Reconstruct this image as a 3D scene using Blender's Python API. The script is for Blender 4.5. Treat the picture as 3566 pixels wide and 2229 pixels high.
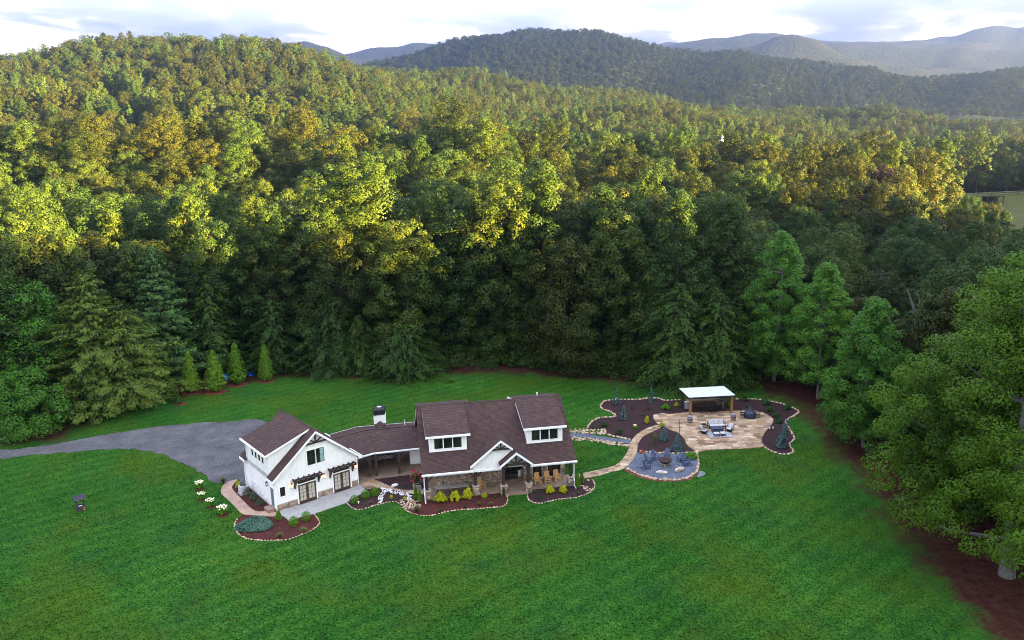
import bpy, bmesh, math, random
import numpy as np
from mathutils import Vector, Matrix
from mathutils.geometry import tessellate_polygon
RAD = math.radians
SC = bpy.context.scene
COL = SC.collection
for o_ in list(bpy.data.objects): bpy.data.objects.remove(o_)

# ------------------------------------------------------------ camera (solved from the house's edges)
F, PITCH, ROLL, HC = 2559.88, .21768, -.0181, 34.92
CX, CY = 1783., 1114.5
cam = bpy.data.objects.new('camera', bpy.data.cameras.new('camera'))
COL.objects.link(cam); SC.camera = cam
cam.data.sensor_width = 36; cam.data.sensor_fit = 'HORIZONTAL'
cam.data.lens = 36 * F / 3566
cam.data.clip_start = .5; cam.data.clip_end = 20000
cam.matrix_world = Matrix.Translation((0, 0, HC)) @ Matrix.Rotation(RAD(90) - PITCH, 4, 'X') @ Matrix.Rotation(ROLL, 4, 'Z')

# ------------------------------------------------------------ light: low warm sun behind and to the right, pale cloudy sky
SUN_EL, SUN_AZ = RAD(5.0), RAD(118)          # azimuth clockwise from +Y (the view direction)
SDIR = Vector((math.cos(SUN_EL) * math.sin(SUN_AZ), math.cos(SUN_EL) * math.cos(SUN_AZ), math.sin(SUN_EL)))
sun = bpy.data.objects.new('sun', bpy.data.lights.new('sun', 'SUN')); COL.objects.link(sun)
sun.data.energy = 5.0; sun.data.angle = RAD(.6); sun.data.color = (1, .59, .18)
sun.rotation_euler = (-SDIR).to_track_quat('-Z', 'Y').to_euler()

W = bpy.data.worlds.new('World'); SC.world = W; W.use_nodes = True
def world():
    nt = W.node_tree; N = nt.nodes; L = nt.links
    N.clear()
    out = N.new('ShaderNodeOutputWorld'); bg = N.new('ShaderNodeBackground')
    sky = N.new('ShaderNodeTexSky'); sky.sky_type = 'NISHITA'; sky.sun_disc = False
    sky.sun_elevation = SUN_EL; sky.sun_rotation = SUN_AZ; sky.air_density = 1.0; sky.dust_density = 1.0; sky.ozone_density = 2.5
    tc = N.new('ShaderNodeTexCoord'); sep = N.new('ShaderNodeSeparateXYZ'); L.new(tc.outputs['Generated'], sep.inputs[0])
    mp = N.new('ShaderNodeMapping'); mp.inputs['Scale'].default_value = (3.6, 3.6, 15); mp.inputs['Location'].default_value = (.37, .2, .55)
    L.new(tc.outputs['Generated'], mp.inputs[0])
    nz = N.new('ShaderNodeTexNoise'); nz.inputs['Scale'].default_value = 1.6; nz.inputs['Detail'].default_value = 7; nz.inputs['Roughness'].default_value = .52
    L.new(mp.outputs[0], nz.inputs['Vector'])
    # broad cover: thick pale cloud overhead, thinner grey-lilac banks low down
    cr = N.new('ShaderNodeValToRGB'); e = cr.color_ramp.elements
    e[0].position = .41; e[0].color = (.215, .21, .28, 1); e[1].position = .58; e[1].color = (.95, .84, .82, 1)
    m = cr.color_ramp.elements.new(.5); m.color = (.37, .335, .375, 1)
    L.new(nz.outputs['Fac'], cr.inputs[0])
    up = N.new('ShaderNodeMapRange'); up.inputs['From Min'].default_value = .135; up.inputs['From Max'].default_value = .26; up.clamp = True; up.interpolation_type = 'SMOOTHSTEP'
    L.new(sep.outputs['Z'], up.inputs['Value'])
    mx = N.new('ShaderNodeMixRGB'); L.new(up.outputs[0], mx.inputs[0]); L.new(cr.outputs[0], mx.inputs[1]); mx.inputs[2].default_value = (1.04, 1.09, 1.22, 1)
    mul = N.new('ShaderNodeMixRGB'); mul.blend_type = 'MULTIPLY'; mul.inputs[0].default_value = 1; L.new(mx.outputs[0], mul.inputs[1]); mul.inputs[2].default_value = (CLOUD, CLOUD, CLOUD, 1)
    cov = N.new('ShaderNodeMixRGB'); cov.inputs[0].default_value = .96; L.new(sky.outputs[0], cov.inputs[1]); L.new(mul.outputs[0], cov.inputs[2])
    L.new(cov.outputs[0], bg.inputs['Color']); bg.inputs['Strength'].default_value = .05
    L.new(bg.outputs[0], out.inputs['Surface'])
CLOUD = 1.75
world()
SC.view_settings.view_transform = 'Standard'; SC.view_settings.look = 'None'
SC.view_settings.exposure = 4.95; SC.view_settings.gamma = 1
SC.render.engine = 'CYCLES'
SC.cycles.max_bounces = 5; SC.cycles.diffuse_bounces = 3; SC.cycles.glossy_bounces = 2; SC.cycles.transmission_bounces = 3
SC.cycles.volume_bounces = 0; SC.cycles.transparent_max_bounces = 6
SC.cycles.use_denoising = True; SC.cycles.denoising_prefilter = 'NONE'; SC.cycles.filter_width = 1.0; SC.cycles.use_adaptive_sampling = False; SC.cycles.light_sampling_threshold = 0.0; SC.cycles.sample_clamp_indirect = .5
SC.cycles.caustics_reflective = False; SC.cycles.caustics_refractive = False

# ------------------------------------------------------------ measuring helpers: pixel of the photograph -> point on the ground
def ray(px, py):
    a = (px - CX) / F; b = (py - CY) / F
    cr, sr = math.cos(ROLL), math.sin(ROLL)
    X = cr * a + sr * b; Y = -sr * a + cr * b
    c, s = math.cos(PITCH), math.sin(PITCH)
    return X, c - s * Y, -s - c * Y
def at(px, py, z=0.):
    x, y, w = ray(px, py); t = (z - HC) / w
    return Vector((x * t, y * t, z))
def up_at(px, py, y):                     # height seen at that pixel for a thing standing y metres ahead
    a, b, c = ray(px, py); return HC + c * y / b
def c1(x, y, z=0): return at(800 + x / 3.456, 1380 + y / 3.456, z)
def c2(x, y, z=0): return at(1400 + x / 3.287, 1340 + y / 3.287, z)
def c3(x, y, z=0): return at(1960 + x / 2.688, 1300 + y / 2.688, z)
def c4(x, y, z=0): return at(740 + x / 4.652, 1620 + y / 4.652, z)
def dp(x, y, z=0): return at(x * 3566 / 2419, y * 3566 / 2419, z)
K = 3566 / 2419.

# ------------------------------------------------------------ scene helpers
def tag(o, label=None, cat=None, group=None, kind=None):
    if label: o['label'] = label
    if cat: o['category'] = cat
    if group: o['group'] = group
    if kind: o['kind'] = kind
    return o
def empty(name, loc=(0, 0, 0), rz=0., label=None, cat=None, group=None):
    o = bpy.data.objects.new(name, None); COL.objects.link(o); o.empty_display_size = .3
    o.location = loc; o.rotation_euler = (0, 0, rz)
    return tag(o, label, cat, group)
def copy_tree(o, parent=None):
    c = o.copy(); COL.objects.link(c)
    if parent: c.parent = parent
    for ch in o.children: copy_tree(ch, c)
    return c
def np_mesh(name, V, Q, mats, mi=None, smooth=False, nrm=None):
    me = bpy.data.meshes.new(name); V = np.asarray(V, np.float32); Q = np.asarray(Q, np.int32)
    n = Q.shape[1]
    me.vertices.add(len(V)); me.vertices.foreach_set('co', V.ravel())
    me.loops.add(Q.size); me.loops.foreach_set('vertex_index', Q.ravel())
    me.polygons.add(len(Q)); me.polygons.foreach_set('loop_start', np.arange(0, Q.size, n, dtype=np.int32))
    me.polygons.foreach_set('loop_total', np.full(len(Q), n, np.int32))
    for m in mats: me.materials.append(m)
    if mi is not None: me.polygons.foreach_set('material_index', np.asarray(mi, np.int32))
    if smooth: me.polygons.foreach_set('use_smooth', np.ones(len(Q), bool))
    me.update(calc_edges=True); me.validate()
    if nrm is not None:                                      # foliage is shaded by the clump it belongs to
        me.polygons.foreach_set('use_smooth', np.ones(len(Q), bool)); me.normals_split_custom_set_from_vertices(nrm)
    return me
def link(name, me, parent=None, loc=None):
    o = bpy.data.objects.new(name, me); COL.objects.link(o)
    if parent: o.parent = parent
    if loc is not None: o.location = loc
    return o

class MB:
    """collects shapes; build() links them as ONE mesh object"""
    def __init__(s): s.v = []; s.f = []; s.m = []; s.cur = 0
    def add(s, vs, fs):
        n = len(s.v); s.v += [tuple(p) for p in vs]; s.f += [tuple(i + n for i in f) for f in fs]; s.m += [s.cur] * len(fs); return s
    def mat(s, i): s.cur = i; return s
    def box(s, x0, x1, y0, y1, z0, z1):
        if x0 > x1: x0, x1 = x1, x0
        if y0 > y1: y0, y1 = y1, y0
        if z0 > z1: z0, z1 = z1, z0
        return s.add([(x0, y0, z0), (x1, y0, z0), (x1, y1, z0), (x0, y1, z0), (x0, y0, z1), (x1, y0, z1), (x1, y1, z1), (x0, y1, z1)],
                     [(3, 2, 1, 0), (4, 5, 6, 7), (0, 1, 5, 4), (1, 2, 6, 5), (2, 3, 7, 6), (3, 0, 4, 7)])
    def prism(s, poly, d):                 # 3D polygon swept along vector d
        n = len(poly); P = [Vector(p) for p in poly]; d = Vector(d)
        nrm = sum(((P[i] - P[0]).cross(P[(i + 1) % n] - P[0]) for i in range(n)), Vector())
        if nrm.dot(d) > 0: P.reverse()
        return s.add(P + [p + d for p in P], [tuple(range(n)), tuple(range(2 * n - 1, n - 1, -1))] + [(i, i + n, (i + 1) % n + n, (i + 1) % n) for i in range(n)])
    def slab(s, poly, t): return s.prism(poly, (0, 0, -t))
    def bar(s, a, b, w, h, up=(0, 0, 1)):  # box beam from a to b, w wide, h high
        a = Vector(a); b = Vector(b); d = (b - a).normalized(); u = Vector(up)
        if abs(d.dot(u)) > .98: u = Vector((1, 0, 0))
        r = d.cross(u).normalized(); u = r.cross(d)
        q = [a + r * sx * w / 2 + u * sz * h / 2 for sx, sz in ((-1, -1), (1, -1), (1, 1), (-1, 1))]
        return s.prism(q, b - a)
    def tube(s, pts, rad, n=8, cap=True):
        P = [Vector(p) for p in pts]; R = rad if isinstance(rad, (list, tuple)) else [rad] * len(P)
        vs = []; x = None
        for i, p in enumerate(P):
            d = (P[min(i + 1, len(P) - 1)] - P[max(i - 1, 0)]).normalized()
            if x is None: x = d.orthogonal().normalized()
            x = (x - d * x.dot(d)).normalized(); y = d.cross(x)
            vs += [p + (x * math.cos(2 * math.pi * k / n) + y * math.sin(2 * math.pi * k / n)) * R[i] for k in range(n)]
        fs = [(i * n + k, i * n + (k + 1) % n, (i + 1) * n + (k + 1) % n, (i + 1) * n + k) for i in range(len(P) - 1) for k in range(n)]
        if cap: fs += [tuple(range(n - 1, -1, -1)), tuple(range((len(P) - 1) * n, len(P) * n))]
        return s.add(vs, fs)
    def lathe(s, prof, n=16, c=(0, 0, 0), sx=1, sy=1):
        vs = []; fs = []
        for r, z in prof: vs += [(c[0] + sx * r * math.cos(2 * math.pi * k / n), c[1] + sy * r * math.sin(2 * math.pi * k / n), c[2] + z) for k in range(n)]
        for i in range(len(prof) - 1): fs += [(i * n + k, i * n + (k + 1) % n, (i + 1) * n + (k + 1) % n, (i + 1) * n + k) for k in range(n)]
        fs += [tuple(range(n - 1, -1, -1)), tuple(range((len(prof) - 1) * n, len(prof) * n))]
        return s.add(vs, fs)
    def rock(s, c, rx, ry, rz, seed=0, n=2, rot=0., rough=.18):
        rnd = random.Random(seed); bm = bmesh.new(); bmesh.ops.create_icosphere(bm, subdivisions=n, radius=1)
        ax = [Vector((rnd.uniform(-1, 1), rnd.uniform(-1, 1), rnd.uniform(-1, 1))).normalized() for _ in range(7)]
        am = [rnd.uniform(.72, 1.0) for _ in ax]
        vs = []
        for v in bm.verts:
            p = v.co.copy()
            for a, m in zip(ax, am):           # chop by random planes: facetted stone
                t = p.dot(a)
                if t > m: p -= a * (t - m)
            p *= 1 + rnd.uniform(-rough, rough) * .3
            x, y = p.x * rx, p.y * ry
            vs.append((c[0] + x * math.cos(rot) - y * math.sin(rot), c[1] + x * math.sin(rot) + y * math.cos(rot), c[2] + p.z * rz))
        fs = [tuple(v.index for v in f.verts) for f in bm.faces]; bm.free(); return s.add(vs, fs)
    def build(s, name, mats, parent=None, bevel=0, smooth=False, loc=None):
        me = bpy.data.meshes.new(name); me.from_pydata(s.v, [], s.f)
        for m in (mats if isinstance(mats, (list, tuple)) else [mats]): me.materials.append(m)
        me.polygons.foreach_set('material_index', s.m)
        if smooth: me.polygons.foreach_set('use_smooth', [True] * len(s.f))
        me.update(); o = link(name, me, parent, loc)
        if bevel:
            b = o.modifiers.new('bevel', 'BEVEL'); b.width = bevel; b.segments = 1; b.limit_method = 'ANGLE'; b.angle_limit = RAD(40)
        return o

class Pieces:
    """like MB, but every shape becomes an object of its own"""
    def __init__(s, name, mats, parent): s.k = (name, mats, parent)
    def __getattr__(s, shape):
        def f(*a, **k): getattr(MB(), shape)(*a, **k).build(*s.k); return s
        return f
def spline(pts, step=.4, closed=True):      # Catmull-Rom through points (Vectors), resampled
    P = [Vector(p) for p in pts]; n = len(P); out = []
    for i in range(n if closed else n - 1):
        g = lambda k: P[k % n] if closed else P[max(0, min(n - 1, k))]
        a, b, c, d = g(i - 1), g(i), g(i + 1), g(i + 2)
        m = max(2, int((c - b).length / step))
        for j in range(m):
            t = j / m
            out.append(.5 * ((2 * b) + (c - a) * t + (2 * a - 5 * b + 4 * c - d) * t * t + (3 * b - a - 3 * c + d) * t ** 3))
    if not closed: out.append(P[-1])
    return out

# ------------------------------------------------------------ materials
def mat(name):
    m = bpy.data.materials.new(name); m.use_nodes = True
    return m, m.node_tree.nodes, m.node_tree.links, m.node_tree.nodes['Principled BSDF']
def plain(name, c, rough=.6, metal=0., spec=.4, var=.12, scale=6., bump=0.):
    m, N, L, B = mat(name)
    B.inputs['Roughness'].default_value = rough; B.inputs['Metallic'].default_value = metal; B.inputs['Specular IOR Level'].default_value = spec
    tc = N.new('ShaderNodeTexCoord'); nz = N.new('ShaderNodeTexNoise'); nz.inputs['Scale'].default_value = scale; nz.inputs['Detail'].default_value = 5
    L.new(tc.outputs['Object'], nz.inputs['Vector'])
    mr = N.new('ShaderNodeMapRange'); mr.inputs['From Min'].default_value = .3; mr.inputs['From Max'].default_value = .7; mr.inputs['To Min'].default_value = 1 - var; mr.inputs['To Max'].default_value = 1 + var
    L.new(nz.outputs['Fac'], mr.inputs['Value'])
    mx = N.new('ShaderNodeMixRGB'); mx.blend_type = 'MULTIPLY'; mx.inputs[0].default_value = 1; mx.inputs[1].default_value = (*c, 1); L.new(mr.outputs[0], mx.inputs[2])
    L.new(mx.outputs[0], B.inputs['Base Color'])
    if bump:
        bp = N.new('ShaderNodeBump'); bp.inputs['Strength'].default_value = bump; bp.inputs['Distance'].default_value = .02; L.new(nz.outputs['Fac'], bp.inputs['Height']); L.new(bp.outputs[0], B.inputs['Normal'])
    return m
def ramp(N, L, src, stops):
    cr = N.new('ShaderNodeValToRGB'); E = cr.color_ramp.elements
    E[0].position, E[0].color = stops[0][0], (*stops[0][1], 1); E[1].position, E[1].color = stops[-1][0], (*stops[-1][1], 1)
    for p, c in stops[1:-1]: E.new(p).color = (*c, 1)
    L.new(src, cr.inputs[0]); return cr.outputs[0]
def noise(N, L, vec, scale, detail=4, rough=.55):
    n = N.new('ShaderNodeTexNoise'); n.inputs['Scale'].default_value = scale; n.inputs['Detail'].default_value = detail; n.inputs['Roughness'].default_value = rough
    L.new(vec, n.inputs['Vector']); return n.outputs['Fac']
def leafmat(name, cols, rough=.55, trans=.24, nscale=.25, spec=.12, jitter=.55):
    """foliage: hue varies from tree to tree and from clump to clump"""
    m, N, L, B = mat(name); B.inputs['Roughness'].default_value = rough; B.inputs['Specular IOR Level'].default_value = spec
    oi = N.new('ShaderNodeObjectInfo'); tc = N.new('ShaderNodeTexCoord')
    f = noise(N, L, tc.outputs['Object'], nscale, 3)
    g = noise(N, L, tc.outputs['Object'], 2.3, 1)
    a = N.new('ShaderNodeMath'); a.operation = 'MULTIPLY_ADD'; L.new(oi.outputs['Random'], a.inputs[0]); a.inputs[1].default_value = jitter; L.new(f, a.inputs[2])
    b = N.new('ShaderNodeMath'); b.operation = 'MULTIPLY_ADD'; L.new(g, b.inputs[0]); b.inputs[1].default_value = .35; L.new(a.outputs[0], b.inputs[2])
    lo, hi = .5, .5 + .28 + jitter + .12
    mr = N.new('ShaderNodeMapRange'); mr.inputs['From Min'].default_value = lo; mr.inputs['From Max'].default_value = hi; L.new(b.outputs[0], mr.inputs['Value'])
    n = len(cols); c = ramp(N, L, mr.outputs[0], [(i / (n - 1), k) for i, k in enumerate(cols)])
    L.new(c, B.inputs['Base Color'])
    tr = N.new('ShaderNodeBsdfTranslucent'); hs = N.new('ShaderNodeMixRGB'); hs.blend_type = 'MULTIPLY'; hs.inputs[0].default_value = 1; L.new(c, hs.inputs[1]); hs.inputs[2].default_value = (1.5, 1.35, .6, 1); L.new(hs.outputs[0], tr.inputs['Color'])
    ms = N.new('ShaderNodeMixShader'); ms.inputs[0].default_value = trans; L.new(B.outputs[0], ms.inputs[1]); L.new(tr.outputs[0], ms.inputs[2])
    L.new(ms.outputs[0], N['Material Output'].inputs['Surface']); return m
# ------------------------------------------------------------ terrain: lawn plain, wooded rise, hills and far ridges
def zrow(Y, tree, pts): return (Y, [p[0] for p in pts], [up_at(p[0] * K, p[1] * K, Y) - tree for p in pts])
ROWS = [
    (0, [0], [0.]), (132, [0], [0.]),
    (185, [0, 2080, 2240, 2700], [1., 0., -9., -9.]),
    (240, [-300, 0, 430, 600, 800, 1200, 1500, 1800, 2080, 2240, 2500], [14., 15., 15., 13., 15., 17., 13., 10., 4., 0., 0.]),
    (292, [-300, 0, 400, 800, 1200, 1600, 2000, 2300, 2500], [2., 1., 3., 5., 3., 0., 3., 8., 9.]),
    (345, [-300, 0, 400, 800, 1200, 1600, 2000, 2300, 2500], [27., 29., 32., 31., 27., 21., 15., 15., 16.]),
    (396, [-300, 0, 400, 800, 1200, 1600, 2000, 2300, 2500], [20., 22., 25., 22., 12., 8., 8., 18., 20.]),
    zrow(450, 20, [(-500, 235), (0, 220), (400, 200), (800, 245), (1200, 300), (1600, 325), (2000, 335), (2250, 345), (2419, 345)]),
    zrow(640, 14, [(-600, 200), (-200, 150), (0, 133), (200, 98), (300, 87), (400, 76), (480, 75), (560, 79), (640, 93), (800, 134), (1000, 180), (1200, 222), (1600, 262), (2000, 285), (2419, 305)]),
    zrow(840, 14, [(-600, 260), (0, 200), (400, 150), (700, 160), (860, 165), (1000, 188), (1200, 200), (1400, 203), (1600, 230), (1800, 253), (2100, 260), (2419, 300)]),
    (1150, [0, 800, 1200, 1600, 2000, 2419, 2900], [30., 35., 60., 60., 70., 75., 100.]),
    zrow(1600, 11, [(-400, 250), (0, 200), (600, 190), (760, 175), (860, 152), (950, 128), (1050, 98), (1150, 78), (1240, 63), (1300, 65), (1450, 78), (1520, 88), (1600, 103), (1760, 111), (1900, 143), (2000, 161), (2100, 178), (2170, 188), (2240, 178), (2320, 163), (2419, 150), (2700, 120)]),
    (1950, [0, 1200, 2419], [110., 200., 190.]),
    zrow(2350, 6, [(-300, 150), (0, 150), (640, 120), (690, 106), (740, 101), (790, 110), (850, 135), (950, 150), (1600, 135), (1700, 122), (1790, 105), (1830, 92), (1880, 83), (1930, 90), (2000, 115), (2100, 140), (2200, 155), (2300, 165), (2419, 172), (2800, 180)]),
    (2650, [0, 2419], [250., 300.]),
    zrow(3000, 0, [(-200, 100), (0, 118), (30, 125), (300, 140), (800, 140), (870, 129), (940, 115), (990, 109), (1100, 122), (1550, 122), (1660, 107), (1740, 90), (1830, 82), (1860, 85), (1950, 110), (2010, 106), (2060, 101), (2130, 104), (2250, 118), (2419, 130), (2900, 120)]),
    (3300, [0, 2419], [420., 480.]),
    zrow(3700, 0, [(-200, 120), (0, 112), (100, 138), (850, 138), (900, 132), (1550, 108), (1610, 95), (1700, 85), (1780, 89), (1900, 98), (2060, 104), (2150, 95), (2250, 80), (2340, 65), (2419, 55), (2700, 30)]),
    (4100, [0, 2419], [300., 300.]), (9000, [0], [200.])]
RY = np.array([r[0] for r in ROWS], float)
def smooth_noise(x, y, s, seed):
    x = x / s + seed * 17.3; y = y / s - seed * 9.1
    return (np.sin(x * 1.3 + 1.7 * np.sin(y * .9)) + np.sin(y * 1.1 + 1.3 * np.sin(x * .7 + 2)) + .5 * np.sin(2.3 * x - 1.9 * y)) / 2.5
def ground(x, y):
    """height of the land; polar distance rows, columns across the view"""
    x = np.asarray(x, float); y = np.asarray(y, float)
    yy = np.maximum(y, 1.); col = np.clip((x / yy * F / .96 + CX) / K, -900, 3300)
    cols = np.stack([np.interp(col, r[1], r[2]) for r in ROWS])
    i = np.clip(np.searchsorted(RY, yy) - 1, 0, len(RY) - 2)
    t = np.clip((yy - RY[i]) / (RY[i + 1] - RY[i]), 0, 1); t = t * t * (3 - 2 * t)
    a = np.take_along_axis(cols, i[None], 0)[0]; b = np.take_along_axis(cols, (i + 1)[None], 0)[0]
    z = a + (b - a) * t
    w = np.clip((yy - 170) / 300, 0, 1)
    w = w * np.clip(np.maximum(np.maximum((95 - x) / 25, (x - 270) / 30), (y - 350) / 60), 0, 1)
    z = z + w * (smooth_noise(x, y, 52, 1) * 9 + smooth_noise(x, y, 140, 2) * 10) * np.clip(yy / 700, .4, 1) + np.clip((yy - 1000) / 1500, 0, 1) * (smooth_noise(x, y, 240, 3) * 16 + smooth_noise(x, y, 90, 4) * 7)
    # added bank out of view, raised under the sunrise-side wood to shade the lawn
    s = x * SDIR.x + y * SDIR.y
    t_ = -x * SDIR.y + y * SDIR.x; hb = 5.5 + 13.5 * np.clip((98 - t_) / 22, 0, 1)
    z = z + np.clip((s - 62) / 50, 0, 1) ** 1.2 * hb * np.clip((150 - y) / 60, 0, 1)
    return z
def zg(x, y): return float(ground(np.array([x]), np.array([y]))[0])

def m_forest_floor():
    m, N, L, B = mat('forest floor'); tc = N.new('ShaderNodeTexCoord'); v = tc.outputs['Object']
    a = noise(N, L, v, .35, 6); c = ramp(N, L, a, [(.3, (.014, .007, .006)), (.5, (.032, .013, .009)), (.62, (.022, .016, .009)), (.75, (.013, .022, .008))])
    f = noise(N, L, v, 9, 3); mx = N.new('ShaderNodeMixRGB'); mx.blend_type = 'OVERLAY'; mx.inputs[0].default_value = .6; L.new(c, mx.inputs[1]); L.new(f, mx.inputs[2])
    # farther than the wood: closed canopy seen from above
    sp = N.new('ShaderNodeSeparateXYZ'); L.new(v, sp.inputs[0]); mr = N.new('ShaderNodeMapRange'); mr.inputs['From Min'].default_value = 150; mr.inputs['From Max'].default_value = 400; L.new(sp.outputs['Y'], mr.inputs['Value'])
    vo = N.new('ShaderNodeTexVoronoi'); vo.inputs['Scale'].default_value = .11; L.new(v, vo.inputs['Vector'])
    n2 = noise(N, L, v, .02, 6)
    g = ramp(N, L, n2, [(.3, (.0045, .009, .008)), (.5, (.0065, .0115, .009)), (.7, (.010, .014, .010))])
    m2 = N.new('ShaderNodeMixRGB'); L.new(mr.outputs[0], m2.inputs[0]); L.new(mx.outputs[0], m2.inputs[1]); L.new(g, m2.inputs[2])
    L.new(m2.outputs[0], B.inputs['Base Color']); B.inputs['Roughness'].default_value = .9; B.inputs['Specular IOR Level'].default_value = .1
    bp = N.new('ShaderNodeBump'); bp.inputs['Distance'].default_value = 5; bp.inputs['Strength'].default_value = .5; bp.invert = True; L.new(vo.outputs['Distance'], bp.inputs['Height'])
    b2 = N.new('ShaderNodeBump'); b2.inputs['Distance'].default_value = .05; b2.inputs['Strength'].default_value = .6; L.new(f, b2.inputs['Height'])
    mv = N.new('ShaderNodeMix'); mv.data_type = 'VECTOR'; L.new(mr.outputs[0], mv.inputs[0]); L.new(b2.outputs[0], mv.inputs[4]); L.new(bp.outputs[0], mv.inputs[5]); L.new(mv.outputs[1], B.inputs['Normal'])
    return m
def build_terrain():
    rs = np.concatenate([np.linspace(0.5, 120, 40), np.geomspace(124, 4300, 190)])
    th = np.concatenate([np.radians(np.linspace(-46, 46, 300)), np.radians(np.linspace(50, 310, 60))])
    RR, TT = np.meshgrid(rs, th, indexing='ij')
    # rows of equal distance ahead within the view, plain circles behind the camera
    front = np.abs(np.degrees(np.arctan2(np.sin(TT), np.cos(TT)))) <= 50
    X = RR * np.sin(TT); Y = RR * np.cos(TT)
    lim = np.where(front, 1, np.minimum(1, 400 / RR)); X = X * lim; Y = Y * lim
    Z = ground(X, Y) - .03
    V = np.stack([X, Y, Z], -1).reshape(-1, 3); n = len(th)
    i, j = np.meshgrid(np.arange(len(rs) - 1), np.arange(n), indexing='ij'); j2 = (j + 1) % n
    Q = np.stack([i * n + j, (i + 1) * n + j, (i + 1) * n + j2, i * n + j2], -1).reshape(-1, 4)[:, ::-1]
    me = np_mesh('terrain', V, Q, [m_forest_floor()], smooth=True)
    tag(link('terrain', me), 'wooded hills and forest floor behind the house, rising to hazy blue ridges', 'terrain', kind='structure')
build_terrain()

# lawn: a fine sheet over the plain; a noise-ragged border turns grass into leaf litter
LAWN = [dp(*p).to_2d() for p in [(-500, 1120), (-150, 1080), (0, 1052), (150, 1040), (250, 985), (300, 950), (390, 938), (470, 935), (560, 912), (640, 895), (800, 893), (880, 900), (960, 903), (1050, 886), (1200, 884), (1400, 900), (1560, 914), (1700, 916), (1800, 926), (1862, 955), (1900, 1000), (1955, 1060), (2020, 1130), (2075, 1190), (2115, 1260), (2165, 1340), (2245, 1420), (2345, 1512), (2480, 1640)]]
LAWN += [Vector((40, 20)), Vector((-110, 20)), Vector((-110, 60))]
def poly_sd(px, py, poly):
    P = np.array([(p[0], p[1]) for p in poly]); d = np.full(px.shape, 1e9); ins = np.zeros(px.shape, bool)
    for i in range(len(P)):
        a, b = P[i], P[(i + 1) % len(P)]; e = b - a
        t = np.clip(((px - a[0]) * e[0] + (py - a[1]) * e[1]) / (e @ e), 0, 1)
        d = np.minimum(d, np.hypot(px - a[0] - t * e[0], py - a[1] - t * e[1]))
        if a[1] != b[1]: ins ^= ((a[1] > py) != (b[1] > py)) & (px < (b[0] - a[0]) * (py - a[1]) / (b[1] - a[1]) + a[0])
    return np.where(ins, d, -d)
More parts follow.
